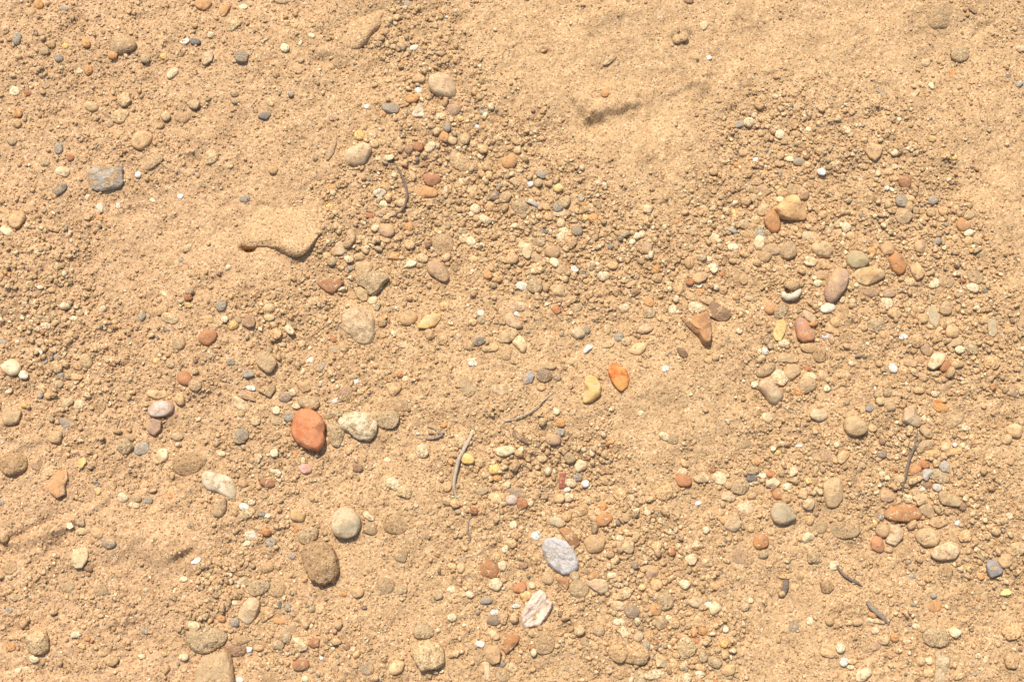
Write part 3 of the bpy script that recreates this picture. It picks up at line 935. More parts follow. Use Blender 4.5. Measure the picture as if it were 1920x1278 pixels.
715 1075 85 100 0 gt a
620 1115 70 60 10 cr f
725 1160 100 70 0 tn c
860 1175 120 90 -30 pc o
1690 1105 60 60 0 gt o
30 1215 90 90 0 pk o
870 815 40 50 0 ye o
15 905 40 80 90 gy o
@13
935 265 300 365 -80 br1 o *brick-red stone|biggest brick-red rounded stone of the scene, left of centre ;800,200 830,110 880,85 960,80 1040,130 1085,210 1083,270 1072,295 1082,330 1065,400 1030,445 930,425 840,375 790,290
1175 300 160 230 -75 gt c *brown block beside red|sandy brown block touching the right of the brick-red stone ;1095,220 1150,190 1200,210 1260,265 1245,340 1200,418 1150,400 1120,320
1370 230 340 250 -30 ch c *chalky white rock|large chalky white crusted rock right of the brick-red stone ;1200,180 1280,120 1360,100 1460,110 1535,200 1540,290 1480,350 1380,340 1280,270 1210,220
1630 170 230 150 -5 gt c *tan clod by chalky rock|tan soil clod at the right of the chalky white rock
1160 120 180 70 10 gt c
765 150 100 85 20 gy o
655 90 65 70 0 cr o
340 320 140 120 45 gy c *blue-grey rough pebble|blue-grey rough pebble left of the brick-red stone
150 730 290 220 -25 qz o .7 *white quartz slab|milky white quartz slab with two lobes, lower left ;0,660 40,630 120,655 200,665 270,710 295,770 290,850 250,885 200,850 130,810 60,800 5,750
140 930 130 200 60 gt o *tan stone under quartz|tan curved stone just under the white quartz slab ;180,840 205,860 205,970 170,1035 100,1030 75,980 150,900
575 735 135 80 -5 rd o
640 630 45 130 80 wc f *thin white upright flake|thin white upright flake above a dull red pebble
915 605 85 125 80 ro o *rose pink pebble|rose pink pebble below the brick-red stone
355 740 80 70 0 pk o
365 945 90 60 -15 wc c
435 905 70 50 15 lt o
395 1005 140 80 25 tn c
525 1005 70 60 0 gy o
570 1020 90 40 -5 cr f
845 1020 130 120 0 gd o *amber-tan nugget|amber-tan nugget left of the smooth grey cobble
1275 1095 260 275 0 gc o *smooth grey cobble|smooth round grey cobble below the centre left ;1150,1060 1180,990 1260,950 1340,970 1390,1040 1400,1110 1360,1190 1270,1228 1190,1205 1145,1140
940 1200 180 120 30 gt c
1490 1140 120 110 -10 gt o
1470 1030 120 60 -40 lt a
1710 1110 190 170 0 dm b
1690 740 130 100 -15 lt c
1790 815 120 100 0 tn c
430 1200 110 85 -20 wc o *creamy white pebble|creamy white pebble below the white quartz slab
565 1170 80 65 0 og o
820 1140 70 60 0 or b
635 470 75 70 0 cr o
820 470 40 60 0 or b
165 475 75 45 -15 lt o
1375 600 100 65 -10 br o
1640 525 70 40 -20 cr f
655 185 100 70 0 gt b
470 180 80 90 0 tn b
340 120 70 60 0 pk o
1100 1225 90 50 20 gt a
@23
1010 325 185 65 -35 bk a *dark bark chip|dark grey-brown bark-like chip right of the central twig
885 450 85 190 -85 cr o *long pale almond|long pale almond-shaped pebble right of the central twig
490 360 100 130 0 tn c
550 520 90 125 80 gb o *orange bead by twig|amber pebble touching the right side of the central twig
790 610 90 100 -50 gb o
815 690 80 55 0 or o
665 555 80 90 -50 pk o
1310 345 150 100 -5 pk o *pink loaf pebble|pink loaf-shaped pebble right of the dark bark chip
1375 280 90 60 0 gy b
1380 200 90 75 10 or o
1555 580 100 110 -50 cr o *lemon cream pebble|lemon cream pebble above the red brick fragment
1395 712 60 135 90 bq a *red brick fragment|small red rectangular brick fragment among gravel ;1370,650 1425,645 1420,780 1362,778
1470 735 95 75 0 lt o
1600 740 60 75 -60 wh o
1530 685 80 70 0 gy o
1440 790 60 45 0 wh a
1365 870 80 100 -70 gd o *yellow drop|yellow drop-shaped pebble below the red brick fragment
1450 860 90 75 0 lt o
800 870 125 80 -40 gd o *yellow-orange bean|yellow-orange bean pebble left of a mauve-grey pebble
945 885 105 90 -10 mv o *mauve-grey pebble|mauve-grey pebble between yellow and rust-brown pebbles
1035 915 90 100 0 ru o *rust-brown pebble|rust-brown pebble touching the mauve-grey pebble
990 820 150 80 -20 gy c
1110 905 45 80 0 lt o
855 850 70 60 0 pc o
440 915 90 75 -30 pc o
610 980 75 65 0 rd o
470 980 60 55 0 gt o
340 220 65 50 0 or o
150 450 110 110 0 lt c
1340 100 65 60 0 lt o
1575 970 90 100 40 pk o
1760 940 80 90 60 or a
1765 1060 110 140 -60 og o *brown-orange potato|brown-orange potato-shaped pebble above the bone-grey shell
1430 1030 90 90 60 pk o
1345 1080 145 85 -20 gc o *grey streaked oval|grey and cream streaked oval above the bone-grey shell
1445 1200 130 190 -65 bo a *cream-brown split stone|cream and brown split stone above the bone-grey shell ;1360,1150 1400,1125 1480,1150 1530,1220 1545,1270 1500,1310 1440,1260
1160 1205 95 75 20 wh c
955 1105 75 65 0 cr a
680 800 110 70 10 gt b
370 770 80 80 0 pc b
905 750 60 60 0 lt o
1025 545 60 50 0 pc o
1210 510 90 80 0 tn c
@33
1415 155 85 100 60 cr o *cream top pebble|cream pebble below the pale lobed stone
285 118 65 50 10 cr a
500 320 110 60 -30 lt o
570 345 110 90 -20 gt b
670 710 145 115 -10 ru o *russet oval pebble|russet oval pebble alone on the lower centre-right sand
675 555 100 55 -50 pc o
665 630 90 60 0 lt b
825 690 90 140 90 lt a *pale tall chip|pale tall angular chip right of the russet oval pebble
990 690 110 130 60 cr o *cream-sided pebble|cream rounded pebble third right of the russet oval
925 620 60 50 0 rd o
800 915 40 60 -75 wh f
850 890 75 60 20 pc b
1170 770 150 140 20 gt c *dusty brown lump|dusty brown lump lower right of the cream-sided pebble
1060 850 140 100 -10 lt a
1065 750 90 70 0 pk o
1335 805 160 85 0 pc b
1280 690 90 60 0 dg c
1280 620 110 80 0 gt c
1465 735 135 100 5 lt a *pale wide pebble|pale wide pebble above the grey-cream cobble
1510 830 100 105 0 og o *orange-brown ball|orange-brown ball pebble just above the grey-cream cobble
1590 770 80 70 0 cr o
1445 655 80 60 0 ru o
1650 630 85 80 30 cr a *cream notched pebble|cream notched pebble higher up right of the pale wide pebble
1785 715 65 60 0 ye o
1580 870 90 90 0 pk o
1550 1000 230 210 -20 gc o *grey-cream cobble|grey and cream smooth cobble pointed at right, lower right ;1440,1000 1470,920 1530,895 1590,920 1640,990 1670,1050 1600,1090 1530,1105 1470,1070
1780 915 105 115 0 lt o
1220 960 120 170 -70 lt b
1210 390 140 75 10 gt b
1110 1090 140 150 50 lt o
1040 1065 85 85 0 pc o
1790 1065 80 85 0 pc o
1770 1215 95 110 -70 cr a *cream knuckle|cream knuckle-shaped pebble below the grey-cream cobble
500 820 150 130 20 pc c
110 840 100 100 0 pc c
160 1040 80 80 0 pk o
105 1225 80 60 -10 lt o
870 1150 60 60 0 cr o
1270 1130 60 80 0 pc o
1695 405 30 60 90 wh o
1505 465 50 45 0 ye o
1315 555 50 60 -70 or o
@43
75 130 150 110 0 lt o *pale two-lobed pebble
395 230 230 190 -15 tn o *smooth tan cobble|smooth tan cobble in the lower right, clear of others ;290,190 330,145 400,135 470,190 510,250 470,300 400,322 330,300 300,250
525 65 80 80 -40 sl a *slate blue chip|slate blue heart-shaped chip above the smooth tan cobble
700 40 110 110 0 tn o
895 140 190 190 0 lt a 1.3 *pale axe-head stone|pale axe-head-shaped stone at the top of the dark twig ;830,80 880,60 930,50 950,130 985,205 950,235 880,215 810,195 820,130
1150 60 90 150 60 am b *vivid orange patch stone|vivid orange stone half buried right of the axe-head stone
1280 180 190 100 35 tn b
1020 275 115 140 -50 tn o *tan stone at twig tip|tan stone at the upper right tip of the dark twig ;960,260 990,215 1070,270 1080,340 1010,330
1015 405 160 110 10 tn a *tan trapezoid|tan trapezoid stone touching the right side of the dark twig ;990,360 1090,350 1095,390 1060,440 970,465 935,440 950,390
1085 472 160 70 -5 gd a
1210 420 100 130 80 tn a *upright tan block|upright tan block right of the tan trapezoid
1285 455 70 120 -80 gd o
1190 585 100 110 0 gw a *pale grey polygon|pale grey polygon pebble right of the dark twig ;1150,560 1180,530 1235,570 1225,640 1170,630 1140,595
1040 655 120 110 0 gw a *pale grey wedge|pale grey wedge left of the pale grey polygon ;990,640 1010,610 1110,615 1060,670 1035,715 1000,700
1145 675 160 120 -20 gt c *buff slab by wedge|buff rough slab under the pale grey wedge and polygon
925 620 85 110 -70 og o
1005 570 100 75 -10 ru o
1110 560 60 70 0 pc a
1125 775 90 65 -10 gw o *small pale grey oval
1040 755 80 65 0 br o
1230 865 210 140 -25 tn a *tan saddle stone|tan saddle-shaped stone at the right of the lower right pile ;1135,830 1165,800 1240,830 1290,850 1335,900 1320,945 1240,935 1170,920 1145,880
1350 945 70 70 0 br o
815 1005 340 155 -3 og o *long orange-brown loaf|long orange-brown loaf stone below the dark twig ;650,1000 680,960 780,925 900,925 960,970 990,1020 960,1050 860,1080 740,1070 660,1040
1035 980 165 115 -45 gt o *brown bean by loaf|dusty brown bean stone at the right end of the long loaf
1120 1080 160 100 -5 pc a *peach slab|peach angular slab below the dusty brown bean
740 1068 60 50 0 gt o
1035 1205 215 180 0 tn o *large tan hexagon|large tan six-sided stone in the lower right pile ;930,1190 970,1140 1050,1120 1140,1180 1145,1230 1110,1290 1010,1300 950,1250
640 1155 120 130 -50 pk o
745 1195 160 180 50 lt a *pale tan boomerang|pale tan boomerang-shaped stone below the long loaf ;700,1110 760,1110 825,1160 820,1220 750,1290 660,1250 700,1180
200 815 180 260 85 tn o *upright tan slab|large upright tan oval slab in the lower right sand ;110,740 180,690 260,690 280,780 280,880 230,950 150,940 115,860
285 500 150 90 40 gd a *yellow-orange blade|yellow-orange blade-shaped stone below the smooth tan cobble
100 490 180 120 -10 pk b
435 570 60 120 70 gt b
630 480 95 70 0 gp o
300 1150 260 150 -10 gt b 1.2 *grey-tan basin stone|grey-tan wide stone sunk in sand below the upright slab
680 850 140 110 -10 pk o
860 870 110 80 0 lt a
975 870 120 120 20 tn a
790 700 110 70 0 tn o
930 710 160 60 20 tn a
635 655 65 50 0 lt o
675 690 60 45 0 lt o
1810 270 140 125 -10 gd o *yellow-tan right ball|yellow-tan rounded stone near the right edge, lower half
1735 345 100 90 0 tn o
550 250 80 60 0 tn o
230 395 45 50 0 cr o
1305 1090 50 60 -50 wh o
1370 1205 120 100 0 pc c
80 1130 140 110 0 gt b
620 1035 60 60 0 gy o
995 785 50 40 0 wh o
365 850 40 70 50 tn o
@04
965 45 130 85 -5 gy o *lower left grey pebble|grey rounded pebble low on the left
710 180 145 190 85 cy f 1.5 *cream-rimmed plaque|cream-rimmed square plaque stone at the lower left ;650,100 700,85 775,100 775,190 730,265 670,265 630,220 645,160
780 270 55 85 70 br o
90 265 130 110 30 pk b
600 420 140 130 0 gt b
900 470 100 130 -70 gt b *half-sunk tan thumb
335 930 210 220 0 tn c 1.2 *big left-bottom clod|big tan block of soil near the bottom left corner ;240,880 330,820 400,830 430,900 430,980 370,1035 290,1030 240,980
300 1075 90 75 -20 cr a *cream chip under clod|cream angular chip touching the bottom of the big clod
670 855 105 60 5 lt a
725 960 50 75 75 gd a
1740 205 105 45 25 wh f *slanted white flake|slanted bright white flake at the lower left
1630 365 70 45 -10 cr o
1710 780 110 110 70 cr a *cream wedge by clod|cream wedge touching the top left of a dark clod
905 1030 110 50 5 pk a
95 965 90 75 0 or b
160 1175 60 50 0 lt o
245 1170 90 50 -25 lt o
1630 1055 65 90 -80 lt o
1285 825 50 80 80 gy b
380 300 60 50 0 pk o
125 880 90 60 0 pc o
70 640 80 50 0 gy b
130 530 90 50 0 gt c
1000 1090 100 80 30 pk c
@14
1050 225 310 380 -80 dm c 1.1 *large crusty brown ball|large round crusty brown clod below the smooth grey cobble ;905,90 980,50 1070,30 1150,90 1190,180 1200,290 1160,380 1060,410 970,370 910,270 885,170
415 650 200 245 65 lt o *pale pear stone|pale pear-shaped smooth stone at the bottom left of centre ;345,600 400,545 450,525 510,560 505,620 460,710 410,770 350,745 310,690
375 385 115 75 -10 lt a *small pale brick|small pale brick-shaped pebble above the pale pear stone
495 440 130 190 -75 gt c *brown wedge clod|brown wedge-shaped clod right of the small pale brick
655 450 170 150 -40 tn b
565 260 90 130 -80 pc b
50 900 340 200 -5 gt c 1.2 *dark bottom-left clod|dark dusty clod above the large slab at the bottom ;-120,830 0,800 130,810 215,850 210,910 120,970 40,1020 -60,1000 -130,920
120 1150 340 280 0 gt a *large bottom slab|large flat sandy slab cut by the bottom edge ;-70,1200 0,1060 120,1010 220,1010 250,1080 270,1200 280,1330 -60,1330
290 1000 190 100 5 br c
335 905 180 75 10 pk b
415 988 55 55 0 wh a
500 975 75 60 0 pc o
860 945 150 130 -40 cr a *cream zigzag chip|cream zigzag-edged chip near the bottom ;785,880 860,885 885,910 930,960 920,990 860,1005 830,980 820,930
990 935 110 90 20 ru a *orange-red nugget|orange-red nugget right of the cream zigzag chip
735 875 100 110 0 gt c
670 950 100 80 0 gt c
870 1125 145 100 15 rd o *sandy red-brown pebble|sandy red-brown pebble below the cream zigzag chip
1720 1150 150 110 25 gd o *bottom yellow-orange disc|yellow-orange disc near the bottom, left of centre
1375 480 100 110 -50 pc o *pink-cream button|pink-cream button pebble lower right of the crusty ball
1620 430 140 170 -75 gt b *buried grey-tan oval|grey-tan oval nearly buried right of the pink-cream button
1760 150 110 130 0 gt b
1765 460 100 75 0 gt b
1460 1165 120 120 0 gy b
600 40 100 80 20 gy b
385 50 90 50 10 cr o
790 165 65 50 0 gy o
680 595 50 70 0 dg a
755 610 60 90 0 gy a
570 670 110 100 40 pk c
680 735 130 55 -15 or a *orange sliver|orange sliver right of the pale pear stone
285 750 80 80 0 gy o
285 575 65 50 0 lt o
170 715 70 60 0 or o
600 1240 150 90 0 pk b
330 1260 70 50 0 wh o
910 1250 60 60 0 cr o
1040 630 90 80 60 tn c
1245 495 80 45 0 or o
805 820 140 80 -20 pk b
1280 960 55 65 0 br o
1335 985 50 50 0 lt o
@24
740 275 165 165 0 ru b *faded red disc|faded red round disc flush with the sand, bottom centre
800 410 100 130 80 cr o *lemon oval|lemon-cream oval pebble below the faded red disc
860 245 80 90 0 lt o
1020 440 130 90 25 ru o *rust pebble above shell|rust-coloured pebble upper left of the cream-pink shell
1125 420 65 60 0 lt o
1065 510 100 80 15 gd o
1265 355 120 100 -20 tn o *tan pebble between shells|tan rounded pebble between the two large shells
1395 385 140 110 -40 og a *brown-orange chip|brown-orange angular chip just under the bone-grey shell ;1325,345 1380,330 1450,370 1450,425 1430,455 1390,430
1505 340 90 90 30 gt o
1670 335 110 80 25 or a *orange roof chip|orange roof-shaped chip right of the bone-grey shell ;1610,340 1680,290 1720,320 1715,355 1640,375
1700 425 210 130 -15 lt a *pale arrow slab|pale pointed slab under the orange roof chip ;1590,395 1690,360 1780,375 1805,430 1790,475 1730,500 1660,450
1540 450 170 150 -30 gt b
1680 50 195 150 20 pc o *peach rounded block|peach rounded block right of the bone-grey shell top
720 550 70 120 -75 gy o *grey capsule|grey capsule-shaped pebble below the lemon oval
985 605 75 45 10 wh a
790 660 75 50 0 wh c
785 730 110 90 0 gp c
860 700 90 130 0 pk c
415 705 90 70 0 lt o
665 940 75 65 0 wh o *white bead|bright white bead near the bottom centre
790 860 110 65 -50 cr o *cream rice-shaped pebble
930 935 130 150 50 og a *orange tooth|orange tooth-shaped stone below the cream-pink shell ;870,930 930,850 1010,870 1000,920 940,990 890,1025 870,980
775 1040 135 165 80 pc a *peach block near bottom|peach blocky stone lower left of the orange tooth ;710,1000 740,960 820,950 845,1000 835,1100 775,1120 720,1090
725 1180 75 165 88 lt f *thin pale plate|thin pale plate below the peach block at the bottom ;690,1100 745,1100 750,1220 720,1265 680,1255 705,1180
855 1120 60 50 0 gy c
940 1150 110 80 -10 tn o
1135 840 115 80 -5 tn a
200 1040 270 270 0 tn c *big sandy lump|big sandy lump near the bottom, left of centre ;70,1010 110,930 200,900 290,940 335,1020 330,1110 250,1160 150,1175 90,1110
160 830 170 130 0 gt c
290 510 90 75 0 gt o
415 250 90 55 -5 pc o
490 265 70 90 0 tn o
410 455 80 60 0 cr b
505 190 70 40 0 gy b
1045 245 80 60 0 br o
885 100 60 65 -50 cr o
940 45 90 90 30 pk c
1230 930 180 200 0 pk b
1545 820 90 90 0 tn c
1720 820 100 100 0 gt o
1755 720 110 110 0 pc b
570 500 80 55 -30 lt o
860 1220 130 130 0 gt b
1000 1070 70 90 0 pk o
1420 1140 150 100 20 tn b
1860 590 80 70 0 pc o
@34
475 1085 120 120 0 cr a *cream star chip|cream star-shaped chip near the bottom right of centre ;420,1035 450,1020 480,1045 540,1070 530,1110 500,1150 480,1140 430,1145 425,1090
240 1030 185 230 80 pk c *right sandy twin|right one of two big sandy rounded lumps near the bottom
90 1020 170 150 0 pk c *left sandy twin|left one of two big sandy rounded lumps near the bottom
85 600 140 85 -10 lt o *cream peanut pebble|cream peanut-shaped pebble lower right of the orange roof chip
215 655 140 110 -10 gp o *half-grey pebble|half grey half tan pebble beside the cream peanut
150 490 100 130 -75 tn c
75 520 70 65 0 pc o
430 415 105 100 0 gd o *amber ball|amber-tan ball pebble in the lower centre-right gravel
305 435 60 60 0 ye o
510 560 130 160 0 gt c *sandy brown knob|sandy brown knob below the amber ball
420 640 100 110 40 or o *orange guitar pick|orange pick-shaped pebble left of the sandy brown knob
470 745 110 130 85 gt a *buff squared stone|buff squared stone under the orange pick-shaped pebble ;420,700 490,680 525,740 520,790 450,815 418,770
540 712 60 60 0 lt o
590 755 100 90 30 pk o
780 570 135 85 5 lt o *buff bean|buff bean pebble left of a pale yellow ball
885 588 60 45 30 wh o
945 620 110 110 0 cr o *pale yellow ball|pale yellow ball pebble at the edge of smooth sand, bottom
680 410 90 80 0 cr o
740 190 110 110 40 lt a
390 310 120 110 0 pk a
320 275 100 70 0 pk a
510 285 90 60 0 pk a
430 70 90 80 0 pc o
180 75 130 110 -10 tn a
1355 30 130 140 0 og o *orange cup stone|orange and cream cup-shaped stone in the lower right
1180 180 230 120 -10 pk b *buried pinkish bar|wide pinkish bar-shaped stone buried left of the orange cup stone
1375 145 90 80 30 gt o
880 200 120 80 -40 gd b
490 215 70 65 0 pk o
945 430 90 60 -30 pc o
845 830 80 95 70 or a
1030 940 75 60 0 gb o
695 970 160 180 0 tn c
780 910 100 60 -10 ru b
845 1050 80 110 0 gt o
1040 1035 65 80 0 pk o
1070 1170 100 130 -60 gd o *yellow-brown pear|yellow-brown pear-shaped pebble at the bottom edge, right of centre
815 1205 80 75 0 cr o
820 1150 120 60 -15 pc o
945 1100 130 90 -20 gt c
410 1210 170 80 10 lt c
270 1235 150 110 0 lt b
705 1240 90 110 0 lt a
340 950 80 60 -50 gy a
1575 340 110 55 10 pc a
1715 325 100 110 -40 pc b
1655 430 75 75 0 pc b
1215 610 75 80 0 gt b
1265 555 55 50 0 lt o
1045 810 50 60 0 cr o
100 740 60 110 90 cr b
40 330 60 100 90 cr a
1650 790 90 120 0 gy b
1790 735 60 70 0 cr b
1825 170 110 110 0 gt c
580 1100 70 90 0 pc b
270 870 80 90 0 gt c
790 730 100 80 0 pk b
@44
1110 880 215 185 0 gt c *round brown bottom clod|round dusty brown clod left of a cream cube chip, bottom right ;1000,860 1040,810 1110,790 1190,820 1215,880 1200,950 1140,975 1060,960 1010,910
1275 835 120 105 0 cr a *cream cube chip|cream cube-like chip at the bottom right ;1215,815 1260,785 1330,820 1335,850 1290,890 1250,870
1625 280 160 160 0 sl f 2.0 *slate shield stone|flat slate-grey shield-shaped stone at the lower right ;1555,240 1580,195 1650,205 1710,290 1690,320 1600,355 1570,310
1725 200 120 140 -60 pc o *peach stone by slate|peach rounded stone touching the slate shield stone
1720 480 110 65 5 yb f *bright yellow chip|bright yellow leaf-shaped chip below the slate shield stone
1190 110 270 160 15 lt o *wide pale loaf|wide pale loaf stone below the large tan hexagon ;1060,130 1110,80 1230,30 1310,50 1320,130 1280,180 1160,200 1090,180
595 55 135 145 -60 rs o *salmon red stone|salmon red stone below the long orange-brown loaf ;530,30 570,-20 630,0 655,80 640,120 600,125 545,95
690 105 80 55 0 pk o
820 110 170 150 0 pc b
1200 300 130 90 -10 dm b
1790 835 170 120 20 pc c *crumbly orange lump|crumbly orange lump at the lower right edge
1165 1140 130 280 -85 lt b 1.4 *long pale bone-like stone|long pale bone-like stone buried at the bottom edge ;1100,1000 1160,1000 1235,1040 1230,1100 1200,1180 1190,1290 1100,1290 1110,1120
470 1210 100 150 -60 cr o *cream thumb|cream thumb-shaped stone at the bottom edge, right
265 975 95 75 -5 cr o
150 1020 130 80 -15 pc o
295 1100 70 75 0 wc c
365 1095 80 60 0 pc o
355 1145 70 40 0 lt o
555 730 115 45 -10 cr f *cream plate by stick|cream plate lying beside the broad grey stick
545 685 90 50 -5 og a
570 820 70 60 20 lt o
745 885 80 75 0 or o
170 735 80 80 0 pk o
340 750 80 55 0 pc o
420 745 60 100 90 pk o
1100 605 110 110 0 or b
205 245 80 85 0 lt b
145 430 110 110 0 dm c
935 785 55 75 80 lt o
1390 265 50 45 0 ye o
975 1090 90 80 0 pk o
1045 1090 80 80 0 lt a
1045 1200 80 100 90 pc o
1300 1225 140 60 10 pk o
1785 1095 120 120 0 pk c
900 340 70 50 0 gy b
650 900 100 80 0 tn c
590 465 70 50 0 tn o
540 970 180 70 15 pk b
1485 1045 60 50 0 lt a
1090 510 60 50 0 gy o
1830 95 150 110 0 tn c
"""
recs = []; tile = None
for ln_ in CAT.strip().split('\n'):
    ln_ = ln_.strip()
    if not ln_: continue
    if ln_[0] == '@': tile = (CX[int(ln_[1])], RY[int(ln_[2])]); continue
    poly = None; short = lab = None
    if ';' in ln_:
        ln_, ps = ln_.split(';'); poly = [tuple(map(float, s.split(','))) for s in ps.split()]
    if '*' in ln_:
        ln_, s = ln_.split('*'); s = s.strip(); short, _, lab = s.partition('|'); short = short.strip(); lab = lab.strip()
    f = ln_.split(); X, Y, L, W, A = map(float, f[:5]); ck, form = f[5], f[6]; hs = float(f[7]) if len(f) > 7 else 1.0
    k = len(recs); rs = np.random.default_rng(1000+k)
    if poly is None:
        th = np.linspace(0, 2*math.pi, 40, endpoint=False); a = math.radians(A)
        ex = {'o': 2.1, 'a': 2.5, 'f': 2.4, 'c': 2.2, 'b': 2.2}[form]; q = {'o': .085, 'a': .12, 'f': .12, 'c': .09, 'b': .07}[form]
        rad = (abs(np.cos(th))**ex+abs(np.sin(th))**ex)**(-1/ex)
        for m_ in (2, 3, 4, 5): rad = rad*(1+q*rs.normal()/m_**.6*np.cos(m_*th+rs.uniform(0, 6.28)))
        if form in 'af':            # knock off corners so that the outline is angular
            x_, y_ = rad*np.cos(th), rad*np.sin(th)
            for _ in range(5):
                t_ = rs.uniform(0, 6.28); d_ = rs.uniform(.72, .92); ov = np.maximum(x_*math.cos(t_)+y_*math.sin(t_)-d_, 0); x_ -= ov*math.cos(t_); y_ -= ov*math.sin(t_)
        else: x_, y_ = rad*np.cos(th), rad*np.sin(th)
        u, v = x_*L/2, y_*W/2
        poly = list(zip(X+u*math.cos(a)-v*math.sin(a), Y-(u*math.sin(a)+v*math.cos(a))))
    poly = [(tile[0]+p/SC, tile[1]+q/SC) for p, q in poly]
    P = np.array(poly); x_, y_ = P[:, 0], P[:, 1]
    area = abs(np.sum(x_*np.roll(y_, -1)-np.roll(x_, -1)*y_))/2
    c_ = P.mean(0)
    recs.append(dict(k=k, poly=poly, px=c_[0], py=c_[1], L=max(L, W)/SC, W=min(L, W)/SC, A=A, ck=ck, form=form, hs=hs, short=short, lab=lab, area=area))
ORDER = sorted(recs, key=lambda r: -r['area'])
N_THINGS = 400
chosen = {r['k'] for r in recs if r['short']}
for r in ORDER:
    if len(chosen) >= N_THINGS: break
    chosen.add(r['k'])

# --- labels: each pebble is told apart by its look and by named stones near it
LM = [r for r in recs if r['short']]
DIRS = ['right of', 'upper right of', 'above', 'upper left of', 'left of', 'lower left of', 'below', 'lower right of']
def sizeword(r):
    a = r['area']
    return 'large' if a > 1400 else 'medium' if a > 420 else 'small' if a > 200 else 'tiny'
def descr(r):
    f = r['form']; e = r['L']/max(r['W'], 1)
    sh = {'o': 'round' if e < 1.18 else 'oval' if e < 1.6 else 'elongated', 'a': 'angular', 'f': 'flat', 'c': 'crumbly', 'b': 'half-buried'}[f]
    noun = {'o': 'pebble', 'a': 'pebble', 'f': 'stone chip', 'c': 'soil clod', 'b': 'stone'}[f]
    cn = CNAME.get(r['ck'], 'tan')
    return '%s %s %s %s' % (sizeword(r), sh, cn, noun)
def rel(r, l):
    dx, dy = r['px']-l['px'], l['py']-r['py']; return DIRS[int(round(math.degrees(math.atan2(dy, dx))/45)) % 8], math.hypot(dx, dy)
used = set()
for r in LM:
    r['label'] = r['lab'] or (r['short']+' among sand and gravel'); used.add(r['label'])
def near_dir(r, l):
    d, s = rel(r, l); gap = s-(r['L']+l['L'])/2
    return ('just ' if gap < 14 else '' if gap < 90 else 'well ')+d
for r in ORDER:
    if r['short'] or r['k'] not in chosen: continue
    cand = sorted(LM, key=lambda l: math.hypot(l['px']-r['px'], l['py']-r['py'])-l['L']*.5)[:6]
    opts = ['%s %s the %s' % (descr(r), near_dir(r, l), l['short']) for l in cand[:2]]
    opts += ['%s %s the %s, %s the %s' % (descr(r), rel(r, a_)[0], a_['short'], rel(r, b_)[0], b_['short']) for a_, b_ in ((cand[0], cand[1]), (cand[0], cand[2]), (cand[1], cand[2]), (cand[0], cand[3]), (cand[2], cand[3]))]
    for o_ in opts:
        if o_ not in used and len(o_.split()) <= 16: break
    r['label'] = o_; used.add(o_)

